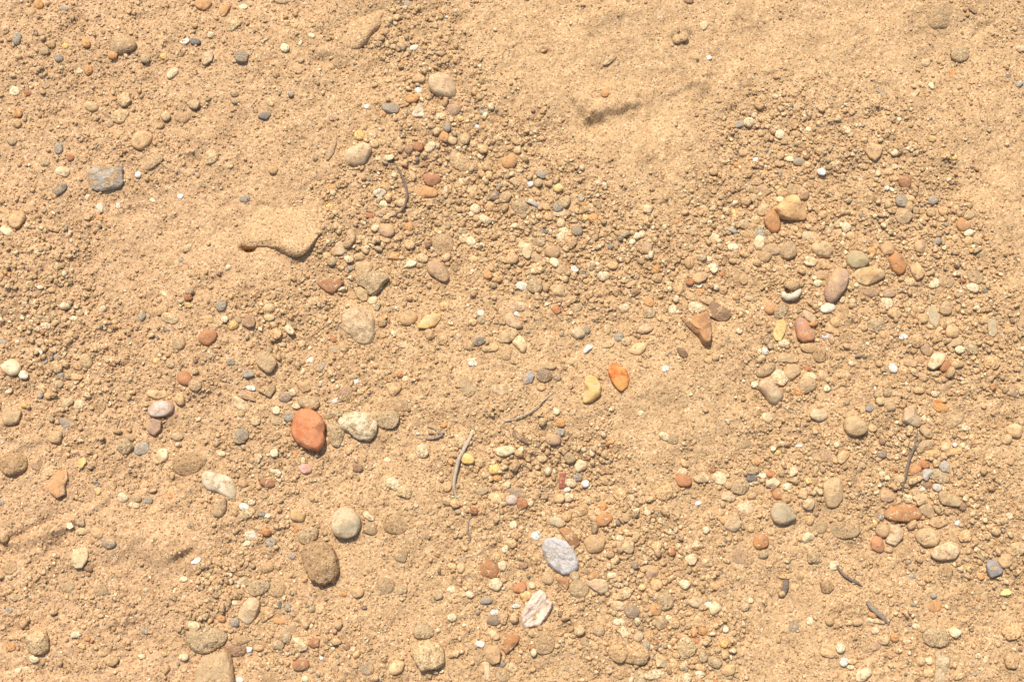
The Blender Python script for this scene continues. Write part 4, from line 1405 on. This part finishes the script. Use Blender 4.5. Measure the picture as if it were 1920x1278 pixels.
NAME = {'o': ('pebble', 'pebble', 'pebbles scattered over the sandy ground'), 'a': ('angular_stone', 'stone', 'angular stones lying on the sandy ground'),
        'f': ('stone_chip', 'stone chip', 'flat stone chips on the sandy ground'), 'c': ('soil_clod', 'clod', 'dried clods of soil on the sandy ground'),
        'b': ('half_buried_stone', 'stone', 'stones half buried in the sand')}
DUSTY = {'gt': .40, 'pk': .24, 'tn': .30, 'lt': .22, 'pc': .26, 'cr': .18, 'gy': .30, 'br': .35, 'gc': .14, 'br1': -.04, 'am': .04, 'gb': .04, 'ru': .12, 'wh': .04, 'ob': .30, 'or': .2, 'og': .22}
bulk = []
for r in ORDER:
    form, k = r['form'], r['k']
    x0, y0 = unproj(r['px'], r['py']); zg = float(hat(x0, y0))
    mpp = .0005*(1+.06*(PH/2-r['py'])/PH)
    Wm = r['W']*mpp
    if form == 'o' or form == 'a': Wm = math.sqrt(r['area']/ (r['L']*.785))*math.sqrt(r['area'])*.6*mpp if False else Wm
    Hh = Wm*{'o': .66, 'a': .72, 'f': .26, 'c': .62, 'b': .42}[form]*r['hs']
    Hh = min(Hh, .024 if r['ck'] != 'sd' else .05)
    ex = {'o': .70, 'a': .72, 'f': .85, 'c': .68, 'b': .54}[form]+(((k*7919) % 100)/100-.45)*.16
    zc = zg+(ex-.5)*Hh
    P = np.array(r['poly']); wx, wy = unproj(P[:, 0], P[:, 1], zc)
    big = r['area'] > 3000; mid = r['area'] > 900
    nth, nph = (112, 52) if big else (72, 34) if mid else (44, 20) if r['area'] > 300 else (30, 13)
    if k not in chosen: nth, nph = 20, 8
    V, F, Fb, Ft, c, rad = make_stone(np.stack([wx, wy], 1), form, Hh, k+11, nth, nph, ex, zg, .29 if r['ck'] == 'sd' else 0)
    # keep gravel off the stone, and bank a little sand against buried ones
    s_ = max(wx.max()-wx.min(), wy.max()-wy.min())
    i0, i1 = [int(np.clip((v+XH)/DX, 0, NX)) for v in (wx.min()-.02, wx.max()+.02)]; j0, j1 = [int(np.clip((v-Y0)/DX, 0, NY)) for v in (wy.min()-.02, wy.max()+.02)]
    sx, sy = GX[j0:j1, i0:i1], GY[j0:j1, i0:i1]
    if sx.size:
        rr_ = np.hypot(sx-c[0], sy-c[1]); tt = np.arctan2(sy-c[1], sx-c[0]) % (2*math.pi)
        q_ = rr_/np.interp(tt, np.linspace(0, 2*math.pi, nth+1), np.append(rad, rad[0]))
        if r['ck'] != 'sd': OCC[j0:j1, i0:i1] |= q_ < .97
        if r['area'] > 350 and r['ck'] != 'sd':
            tgt = np.exp(-np.clip((q_-1)*np.mean(rad)/.006, 0, 9)**2)
            bump_ = Hh*({'b': .16, 'c': .07, 'o': .06, 'a': .05, 'f': .03}[form])
            H[j0:j1, i0:i1] = H[j0:j1, i0:i1]*(1-.75*tgt)+(zg+bump_+(H[j0:j1, i0:i1]-zg)*.35)*.75*tgt
    if k not in chosen:
        bulk.append((V+np.array([c[0], c[1], zg]), F, Fb, Ft, r)); continue
    nm, cat, grp = NAME[form]
    if form == 'a' and r['area'] < 500: nm, cat, grp = 'angular_pebble', 'pebble', 'small angular pebbles'
    if form == 'o' and r['area'] > 1300: nm, cat, grp = 'rounded_stone', 'stone', 'larger rounded stones on the sandy ground'
    if form == 'c' and r['ck'] in M_CLOD: mat = M_CLOD[r['ck']]
    elif form == 'b' and r['ck'] == 'sd': mat = M_SAND; nm, cat, grp = 'sand_lump', 'sand lump', 'hard lumps of sand'
    elif form == 'b': mat = stone_material(r['ck'], .28 if r['ck'] in ('lt', 'or', 'ru', 'am', 'cr') else .42, 'rough')
    else: mat = stone_material(r['ck'], DUSTY.get(r['ck'], .18)+.06 if form != 'c' else .3, 'rough' if form == 'c' else 'smooth')
    if form == 'b' and r['ck'] == 'dm': mat = M_CLOD['dm']
    if r['lab'] and r['short'] in ('knobbly grey rock', 'chalky white rock'): nm, cat, grp = 'rough_rock', 'rock', 'rough crusted rocks'
    if r['ck'] == 'bq': nm, cat, grp = 'brick_fragment', 'brick fragment', None
    if r['short'] == 'dark bark chip': nm, cat, grp = 'bark_chip', 'bark', None
    me = poly_mesh(nm, V, F, (Fb, Ft))
    if mat is M_SAND: color_attr(me, np.tile(COL['sand'], (len(V), 1)))
    o = link(nm, me, mat, (c[0], c[1], zg))
    o['label'] = r['label']; o['category'] = cat
    if grp: o['group'] = grp

if False: print('LABELS', *[(o.name, o['label']) for o in C.objects if 'label' in o], sep='\n')
# ground mesh (after the sand has been banked against the stones)
def axis(v, lim):
    out = []; s = DX
    p = v[-1]
    while p < lim: s *= 1.35; p += s; out.append(p)
    return out
ax = np.concatenate([[-p for p in axis(xs, 6)][::-1], xs, axis(xs, 6)])
npad = (len(ax)-NX)//2
ay_hi = axis(ys, 6); ay_lo = [-p for p in axis(-ys[::-1], 6)][::-1]
ay = np.concatenate([ay_lo, ys, ay_hi])
HP = np.pad(H, ((len(ay_lo), len(ay_hi)), (npad, npad)), mode='edge')
AX, AY = np.meshgrid(ax, ay)
far = np.maximum(np.maximum(np.abs(AX)-XH, 0), np.maximum(AY-Y1, Y0-AY)); fo = np.exp(-np.clip(far, 0, None)/.08)
HP = HP*fo+(1-fo)*.006*fbm(np.stack([AX*4, AY*4, AX*0], -1), 3, 3)
V = np.stack([AX, AY, HP], -1).reshape(-1, 3)
n1, n2 = AX.shape; id_ = np.arange(n1*n2).reshape(n1, n2)
F = np.stack([id_[:-1, :-1], id_[:-1, 1:], id_[1:, 1:], id_[1:, :-1]], -1).reshape(-1, 4)
me = mesh_of('sandy_ground', V, F)
# mineral colour of the sand itself: redder on the left and low down, yellower in the smooth tongue
pxa, pya = proj(AX, AY, 0*AX)
red = smooth(-pxa, -900, -100)*.8+.2*smooth(pya, 800, 1250)*smooth(-pxa, -1200, -300)
damp = np.pad(np.clip(band(.02, .09, 31)-.9, 0, 1.5), ((len(ay_lo), len(ay_hi)), (npad, npad)), mode='edge')
base = np.array(COL['sand']); colr = base*(1-red[..., None])+np.array([.530, .326, .170])*red[..., None]
tone = np.pad(.5*band(.03, .15, 32)+.6*band(.006, .03, 33), ((len(ay_lo), len(ay_hi)), (npad, npad)), mode='edge')
GP = np.pad(G, ((len(ay_lo), len(ay_hi)), (npad, npad)), mode='edge')
colr = colr*(1-.09*damp[..., None])*(1+.035*tone[..., None]*np.array([1, 1.05, 1.15]))*(1-.04*GP[..., None]*np.array([1, .95, .8]))
color_attr(me, colr.reshape(-1, 3))
g = link('sandy_ground', me, M_SAND); g['kind'] = 'structure'

# ------------------------------------------------------------------ the uncountable: small gravel and coarse grains
def ico(sub):
    t = (1+5**.5)/2
    V = np.array([(-1, t, 0), (1, t, 0), (-1, -t, 0), (1, -t, 0), (0, -1, t), (0, 1, t), (0, -1, -t), (0, 1, -t), (t, 0, -1), (t, 0, 1), (-t, 0, -1), (-t, 0, 1)], float)
    V /= np.linalg.norm(V[0]); F = [(0, 11, 5), (0, 5, 1), (0, 1, 7), (0, 7, 10), (0, 10, 11), (1, 5, 9), (5, 11, 4), (11, 10, 2), (10, 7, 6), (7, 1, 8), (3, 9, 4), (3, 4, 2), (3, 2, 6), (3, 6, 8), (3, 8, 9), (4, 9, 5), (2, 4, 11), (6, 2, 10), (8, 6, 7), (9, 8, 1)]
    V = list(map(tuple, V))
    for _ in range(sub):
        m = {}; F2 = []
        def mid(a, b):
            k = (min(a, b), max(a, b))
            if k not in m:
                p = np.array(V[a])+np.array(V[b]); p /= np.linalg.norm(p); V.append(tuple(p)); m[k] = len(V)-1
            return m[k]
        for a, b, c in F:
            x, y, z = mid(a, b), mid(b, c), mid(c, a); F2 += [(a, x, z), (b, y, x), (c, z, y), (x, y, z)]
        F = F2
    return np.array(V), np.array(F)
def shapes(sub, n, seed, cut):
    V, F = ico(sub); out = []; rs = np.random.default_rng(seed)
    for i in range(n):
        U = V.copy()
        for _ in range(cut):
            nn = rs.normal(size=3); nn /= np.linalg.norm(nn); d = rs.uniform(.48, .88); ov = np.maximum(U@nn-d, 0); U -= ov[:, None]*nn*.9
        U *= (1+.20*vnoise(U*1.5+i*7.7, i)+.07*vnoise(U*4+i*3.3, i+3))[:, None]; out.append(U)
    return np.array(out), F
PAL = np.array([COL[k] for k in ('sand', 'sand', 'tn', 'tn', 'lt', 'pc', 'pk', 'gt', 'gt', 'gy', 'or', 'cr', 'ru', 'br', 'wh', 'dg', 'gp', 'ye')])
PW_ = np.array([22, 14, 18, 12, 14, 10, 8, 10, 6, 1.8, 1.2, 2.6, .4, 1.4, .22, .15, 1.2, .35]); PW_ = PW_/PW_.sum()
def scatter(n, size, sub, seed, dens, sink, nvar=24, cut=5, avoid=0.0, sandy=.0):
    rs = np.random.default_rng(seed)
    SH, F = shapes(sub, nvar, seed, cut)
    x = rs.uniform(-XH+.01, XH-.01, n*4); y = rs.uniform(Y0+.01, Y1-.01, n*4)
    i = ((x+XH)/DX).astype(int); j = ((y-Y0)/DX).astype(int)
    keep = rs.random(n*4) < dens[j, i]
    keep &= ~(OCC[j, i] if avoid == 0 else (blur(OCC.astype(float), avoid) > .12)[j, i])
    x, y, i, j = x[keep][:n], y[keep][:n], i[keep][:n], j[keep][:n]; n = len(x)
    s = size(rs, n, G[j, i])
    z = hat(x, y)
    A = rs.uniform(0, 2*math.pi, n); ca, sa = np.cos(A), np.sin(A)
    sc = np.stack([rs.uniform(.8, 1.35, n), rs.uniform(.75, 1.05, n), rs.uniform(.5, .85, n)], -1)*s[:, None]
    B = rs.normal(0, .25, n); cb, sb = np.cos(B), np.sin(B)
    P = SH[rs.integers(0, nvar, n)]*sc[:, None, :]
    y1 = P[..., 1]*cb[:, None]-P[..., 2]*sb[:, None]; z1 = P[..., 1]*sb[:, None]+P[..., 2]*cb[:, None]
    X = P[..., 0]*ca[:, None]-y1*sa[:, None]+x[:, None]; Y = P[..., 0]*sa[:, None]+y1*ca[:, None]+y[:, None]
    Z = z1+(z+sc[:, 2]*sink)[:, None]
    V = np.stack([X, Y, Z], -1).reshape(-1, 3); nv = SH.shape[1]
    FF = (F[None]+(np.arange(n)*nv)[:, None, None]).reshape(-1, 3)
    c = PAL[rs.choice(len(PAL), n, p=PW_)]*rs.uniform(.82, 1.14, (n, 1))
    sd = rs.random(n) < sandy; c[sd] = np.array(COL['sand'])*rs.uniform(.88, 1.1, (sd.sum(), 1))
    return V, FF, np.repeat(c, nv, 0)
def stuff(name, parts, label, mat=None):
    V = []; F = []; Cc = []; o_ = 0
    for v, f, c in parts: V.append(v); F.append(f+o_); Cc.append(c); o_ += len(v)
    me = mesh_of(name, np.concatenate(V), np.concatenate(F)); color_attr(me, np.concatenate(Cc))
    o = link(name, me, mat or M_GRAIN); o['kind'] = 'stuff'; o['label'] = label; return o
GBl = np.clip(blur(G, .008), 0, 1)
dens_c = np.clip(G**1.8*1.25+.004, 0, 1)
dens_m = np.clip(.75*G+.5*GBl-.07, .015, 1)
dens_f = np.clip(.06+1.2*np.exp(-((GBl-.42)/.25)**2), 0, 1)
parts = [
  scatter(1500, lambda r, n, g: np.exp(r.normal(math.log(.0031), .22, n)), 2, 40, np.clip((G-.55)*1.6, 0, 1), .45, sandy=.25, nvar=40, cut=7, avoid=.0022),
  scatter(20000, lambda r, n, g: np.exp(r.normal(math.log(.00172), .33, n))*(.75+.45*g), 1, 41, dens_c, .55, sandy=.30, nvar=40, avoid=.0009),
  scatter(34000, lambda r, n, g: np.exp(r.normal(math.log(.00110), .30, n)), 1, 42, dens_m, .50, sandy=.35, nvar=40),
  scatter(60000, lambda r, n, g: np.exp(r.normal(math.log(.00068), .25, n)), 0, 43, dens_f, .5, sandy=.4)]
stuff('fine_gravel', parts, 'loose fine gravel and coarse grains strewn over the sand')
# the catalogued pebbles beyond the largest ones
bp = []
for V, F, Fb, Ft, r in bulk:
    T = np.concatenate([F[:, [0, 1, 2]], F[:, [0, 2, 3]], Fb, Ft])
    rs = np.random.default_rng(r['k']); bp.append((V, T, np.tile(np.array(COL[r['ck']])*rs.uniform(.92, 1.06), (len(V), 1))))
if bp: stuff('small_pebbles', bp, 'small mixed pebbles of many colours lying between the larger stones')

# ------------------------------------------------------------------ twigs, rootlets, leaf bits, the curled shell
def tube(name, pts, rad, mat, label, cat, grp=None, lift=.0, nseg=10, flat=1.0, branches=()):
    "a stick along photo-pixel points; radius per point in metres"
    P = np.array(pts, float); t = np.linspace(0, len(P)-1, (len(P)-1)*8+1)
    X = np.interp(t, range(len(P)), P[:, 0]); Y = np.interp(t, range(len(P)), P[:, 1])
    for _ in range(6): X[1:-1] = (X[:-2]+2*X[1:-1]+X[2:])/4; Y[1:-1] = (Y[:-2]+2*Y[1:-1]+Y[2:])/4
    R = np.interp(t, np.linspace(0, len(P)-1, len(rad)), rad)
    wx, wy = unproj(X, Y, .003)
    z = hat(wx, wy)
    for _ in range(30): z[1:-1] = (z[:-2]+2*z[1:-1]+z[2:])/4
    z = np.maximum(z, hat(wx, wy)-.001)+R*.7+lift*np.sin(np.linspace(0, math.pi, len(z)))
    c0 = np.array([wx.mean(), wy.mean(), 0]); ctr = np.stack([wx, wy, z], 1)-c0
    d = np.gradient(ctr, axis=0); d /= np.linalg.norm(d, axis=1)[:, None]
    side = np.cross(d, [0, 0, 1]); side /= np.linalg.norm(side, axis=1)[:, None]; up = np.cross(side, d)
    a = np.linspace(0, 2*math.pi, nseg, endpoint=False)
    rr = R[:, None]*(1+.22*vnoise(np.stack([t[:, None]*.8+0*a, np.cos(a)+0*t[:, None], np.sin(a)+0*t[:, None]], -1)*2, 3))
    V = ctr[:, None]+rr[..., None]*(side[:, None]*np.cos(a)[None, :, None]+up[:, None]*np.sin(a)[None, :, None]*flat)
    n = len(t); V = np.concatenate([V.reshape(-1, 3), ctr[:1], ctr[-1:]])
    id_ = np.arange(n*nseg).reshape(n, nseg); nx_ = np.roll(id_, -1, 1)
    F = np.stack([id_[:-1], id_[1:], nx_[1:], nx_[:-1]], -1).reshape(-1, 4)
    T1 = np.stack([np.full(nseg, n*nseg), id_[0], nx_[0]], -1); T2 = np.stack([np.full(nseg, n*nseg+1), nx_[-1], id_[-1]], -1)
    me = poly_mesh(name, V, F, (T1, T2))
    if isinstance(label, bpy.types.Object):
        o = link(name, me, mat, Vector(c0)-label.location, label); return o
    o = link(name, me, mat, c0); o['label'] = label; o['category'] = cat
    if grp: o['group'] = grp
    return o
def wood(name, a, b, rough=.85):
    m, t, p, new, ln = nodes_mat(name); tc = new('ShaderNodeTexCoord')
    mp = new('ShaderNodeMapping'); ln(tc.outputs['Object'], mp.inputs[0]); mp.inputs['Scale'].default_value = (1, 1, 1)
    n = tex(t, 'Noise', 700, mp.outputs[0], 5, .7); c = ramp(t, n, [(.32, a), (.68, b)])
    ln(c, p.inputs['Base Color']); p.inputs['Roughness'].default_value = rough
    bm = new('ShaderNodeBump'); bm.inputs['Distance'].default_value = .0005; ln(n, bm.inputs['Height']); ln(bm.outputs[0], p.inputs['Normal']); return m
W_PALE = wood('dry_twig_pale', (.34, .26, .17), (.56, .46, .32)); W_DARK = wood('dry_twig_dark', (.10, .072, .052), (.27, .19, .13))
W_GREY = wood('dry_twig_grey', (.17, .125, .09), (.38, .29, .205)); W_LEAF = wood('dry_leaf', (.30, .24, .18), (.52, .44, .34))
def tp(c, r, s): return [(CX[c]+float(q.split(',')[0])/SC, RY[r]+float(q.split(',')[1])/SC) for q in s.split()]
tube('twig', tp(2, 3, '600,282 570,345 525,425 480,510 455,590 440,670 428,740 440,810 455,865'), [.0012, .0018, .0018, .0017, .0014, .0008], W_PALE, 'bent pale grey twig left of the orange bead, the thickest stick', 'twig', lift=.003)
tube('rootlet', tp(1, 1, '1690,235 1735,310 1775,390 1805,480 1815,560 1800,640 1760,700 1700,730 1640,745'), [.0007, .0012, .0011, .0009, .0005], W_DARK, 'thin dark grey curved rootlet arcing down the upper middle gravel', 'rootlet', lift=.003)
tube('rootlet', tp(2, 1, '0,460 14,560 30,560 60,545 95,545'), [.0005, .0006, .0003], W_GREY, 'short hair-thin rootlet ending at the flat orange disc', 'rootlet', lift=.002)
tube('rootlet', tp(2, 3, '830,190 900,188 960,178 1030,152 1110,112 1180,52 1215,15 1330,-80'), [.0003, .0006, .0008, .0006, .0004], W_PALE, 'long thin pale rootlet running up right below the slate diamond', 'rootlet', lift=.003)
tube('rootlet', tp(2, 3, '600,1020 560,1055 552,1110 550,1160 575,1205 572,1245 548,1270'), [.0005, .0009, .0008, .0005], W_GREY, 'short wavy grey rootlet below the bent pale twig', 'rootlet', lift=.001)
tw = tube('twig', tp(4, 3, '958,235 945,320 915,420 875,520 850,620 830,740 812,855'), [.0006, .0010, .0013, .0011, .0008], W_DARK, 'forked dark twig lying upright beside the tan trapezoid stone', 'twig', lift=.004)
tube('side_branch', tp(4, 3, '1000,315 965,360 930,420 900,480'), [.0005, .0009, .0009], W_DARK, tw, None, lift=.003)
tube('side_branch', tp(4, 3, '868,470 900,425 940,365 955,320'), [.0004, .0005, .0003], W_GREY, tw, None, lift=.002)
tw2 = tube('twig', tp(4, 4, '240,222 268,285 310,335 360,368 420,392 468,428'), [.0008, .0014, .0014, .0014, .0006], W_DARK, 'curved dark brown twig on sand at the lower right', 'twig', lift=.001)
tube('side_branch', tp(4, 4, '395,375 405,335 432,312'), [.0006, .0006, .0003], W_DARK, tw2, None)
tube('stick', tp(4, 4, '508,565 545,622 600,668 655,712 705,765'), [.0014, .0022, .0024, .0022, .0008], W_GREY, 'broad straight grey stick next to a cream plate, lower right', 'stick', lift=.001, flat=.6)
tube('charred_stick', tp(3, 4, '1595,365 1590,420 1575,465 1562,500'), [.0022, .0030, .0028, .0016], W_DARK, 'short stubby charred stick standing out dark near the bottom right', 'stick', flat=.8)
tube('straw', tp(4, 1, '1330,1170 1338,1220 1350,1310 1357,1345'), [.0005, .0006, .0004], W_PALE, 'pale dry straw lying upright in the right gravel', 'straw', lift=.002)
tube('twig', tp(2, 0, '130,410 155,440 180,475 205,500'), [.0004, .0008, .0003], W_GREY, 'tiny dark twig upper left of the big smooth top stone', 'twig')
tube('twig', tp(0, 3, '1048,160 1030,200 1012,245'), [.0004, .0010, .0007], W_GREY, 'tiny grey twig left of the mauve flecked stone', 'twig')
tube('straw', tp(4, 3, '1050,195 1080,220 1118,250'), [.0003, .0004, .0002], W_PALE, 'hair-thin pale straw right of the axe-head stone', 'straw')
tube('leaf_scrap', tp(2, 1, '1062,592 1110,612 1160,632 1222,668'), [.0006, .0016, .0022, .0005], W_LEAF, 'torn grey dry leaf scrap in the central gravel', 'leaf scrap', lift=.002, flat=.35)
tube('leaf_scrap', tp(2, 1, '1165,625 1145,660 1135,700'), [.0016, .0012, .0004], W_LEAF, 'small torn grey leaf scrap hanging below the larger one', 'leaf scrap', lift=.001, flat=.35)
tube('leaf_scrap', tp(3, 1, '1045,820 1085,845 1130,862 1172,858'), [.0004, .0018, .0022, .0006], W_LEAF, 'curled lilac-grey dry leaf scrap left of the orange-brown block', 'leaf scrap', lift=.002, flat=.6)
tube('husk', tp(2, 3, '95,328 160,335 230,338 290,325 330,300 290,270 245,240 190,228'), [.0003, .0010, .0013, .0010, .0006], W_GREY, 'curled dark dry husk wrapped round a clod, left of the bent twig', 'husk', lift=.001)
SHELL = wood('shell_white', (.56, .42, .26), (.70, .57, .38), .7)
tube('curled_shell', tp(3, 2, '1552,232 1560,262 1590,278 1630,275 1668,255 1695,220 1692,190'), [.0018, .0030, .0033, .0034, .0032, .0028, .0012], SHELL, 'curled white worm-like shell fragment in the right gravel', 'shell', lift=.001, nseg=16)

# the two large shells or bones: broad thick plates with raised rim, ridge and grooves
def plate(name, tile_, pts, mat, label, thick, seed, axis_deg, rim=.5, tilt=(0, 0), ridge=(.20, -.1, .14, -.34, .22, .16)):
    P = tp(*tile_, pts); P = np.array(P); cpx = P.mean(0)
    x0, y0 = unproj(*cpx); zg = float(hat(x0, y0)); wx, wy = unproj(P[:, 0], P[:, 1], zg+thick*.6)
    nth, nr = 140, 40; c, r = radial(np.stack([wx, wy], 1), nth); r = (np.roll(r, 1)+2*r+np.roll(r, -1))/4
    th = np.linspace(0, 2*math.pi, nth, endpoint=False)
    r = r*(1+.018*vnoise(np.stack([np.cos(th)*6, np.sin(th)*6, th*0], -1), seed)+.012*vnoise(np.stack([np.cos(th)*18, np.sin(th)*18, th*0], -1), seed+1))
    q = np.linspace(0, 1, nr+1)[1:]
    def surf(top):
        Q, T = np.meshgrid(q, th, indexing='ij'); X = Q*r[None]*np.cos(T); Y = Q*r[None]*np.sin(T)
        a = math.radians(axis_deg); u = X*math.cos(a)+Y*math.sin(a); v = -X*math.sin(a)+Y*math.cos(a); R = r.mean()
        edge = np.sqrt(np.clip(1-Q**6, 0, 1))
        if top:
            Z = thick*edge*(.62+.38*smooth(Q, .55, .9)*rim*2*(.5+.5*np.cos(T-a+1.2))+ridge[0]*np.exp(-((v/R+ridge[1])/ridge[2])**2)+ridge[3]*np.exp(-((v/R+ridge[4])/ridge[5])**2))
            Z += .13*thick*fbm(np.stack([u/R*2.5, v/R*6, u*0], -1), seed, 4)*edge+.05*thick*fbm(np.stack([X, Y, X*0], -1)/.0025, seed+5, 3)*edge
        else: Z = -thick*.35*edge
        Z += X*tilt[0]+Y*tilt[1]; return np.stack([X, Y, Z], -1).reshape(-1, 3)
    A_, B_ = surf(True), surf(False); n = nr*nth
    V = np.concatenate([A_, B_, [[0, 0, A_[:nth, 2].mean()]], [[0, 0, B_[:nth, 2].mean()]]])
    id_ = np.arange(n).reshape(nr, nth); nx_ = np.roll(id_, -1, 1)
    F1 = np.stack([id_[:-1], id_[1:], nx_[1:], nx_[:-1]], -1).reshape(-1, 4); F2 = F1[:, ::-1]+n
    S = np.stack([id_[-1], id_[-1]+n, nx_[-1]+n, nx_[-1]], -1)
    T1 = np.stack([np.full(nth, 2*n), id_[0], nx_[0]], -1); T2 = np.stack([np.full(nth, 2*n+1), nx_[0]+n, id_[0]+n], -1)
    me = poly_mesh(name, V, np.concatenate([F1, F2, S]), (T1, T2))
    o = link(name, me, mat, (c[0], c[1], zg+thick*.30)); o['label'] = label; o['category'] = 'shell'; o['group'] = 'large weathered shell fragments'
def shellmat(name, a, b, c_):
    m, t, p, new, ln = nodes_mat(name); tc = new('ShaderNodeTexCoord')
    n = tex(t, 'Noise', 90, tc.outputs['Object'], 6, .7); c = ramp(t, n, [(.30, c_), (.46, b), (.62, a)])
    n2 = tex(t, 'Noise', 900, tc.outputs['Object'], 3, .7); k = ramp(t, n2, [(.34, (.72, .70, .70)), (.48, (1, 1, 1))]); c = mixrgb(t, 'MULTIPLY', .8, c, k)
    ln(c, p.inputs['Base Color']); p.inputs['Roughness'].default_value = .55
    b_ = new('ShaderNodeBump'); b_.inputs['Distance'].default_value = .0006; ln(n2, b_.inputs['Height']); ln(b_.outputs[0], p.inputs['Normal']); return m
plate('shell_fragment', (2, 4), '1212,110 1215,40 1250,-5 1340,-8 1425,25 1482,80 1515,150 1537,220 1527,275 1460,325 1400,332 1320,285 1260,225 1235,150', shellmat('shell_grey', (.56, .49, .42), (.47, .41, .345), (.58, .39, .21)),
      'large bone-grey weathered shell fragment with cracked edge, lower centre', .008, 5, -60, .15, (.10, .14), (.10, .45, .18, -.08, -.15, .35))
plate('shell_fragment', (2, 4), '1130,500 1195,455 1250,485 1262,540 1315,572 1303,622 1262,700 1190,788 1120,795 1068,806 1030,770 1020,700 1070,590', shellmat('shell_cream', (.76, .60, .42), (.68, .50, .36), (.42, .27, .21)),
      'large cream-pink hollowed shell fragment near the bottom centre', .008, 9, 55, .9, (-.05, .10), (.06, -.35, .25, -.28, .05, .5))
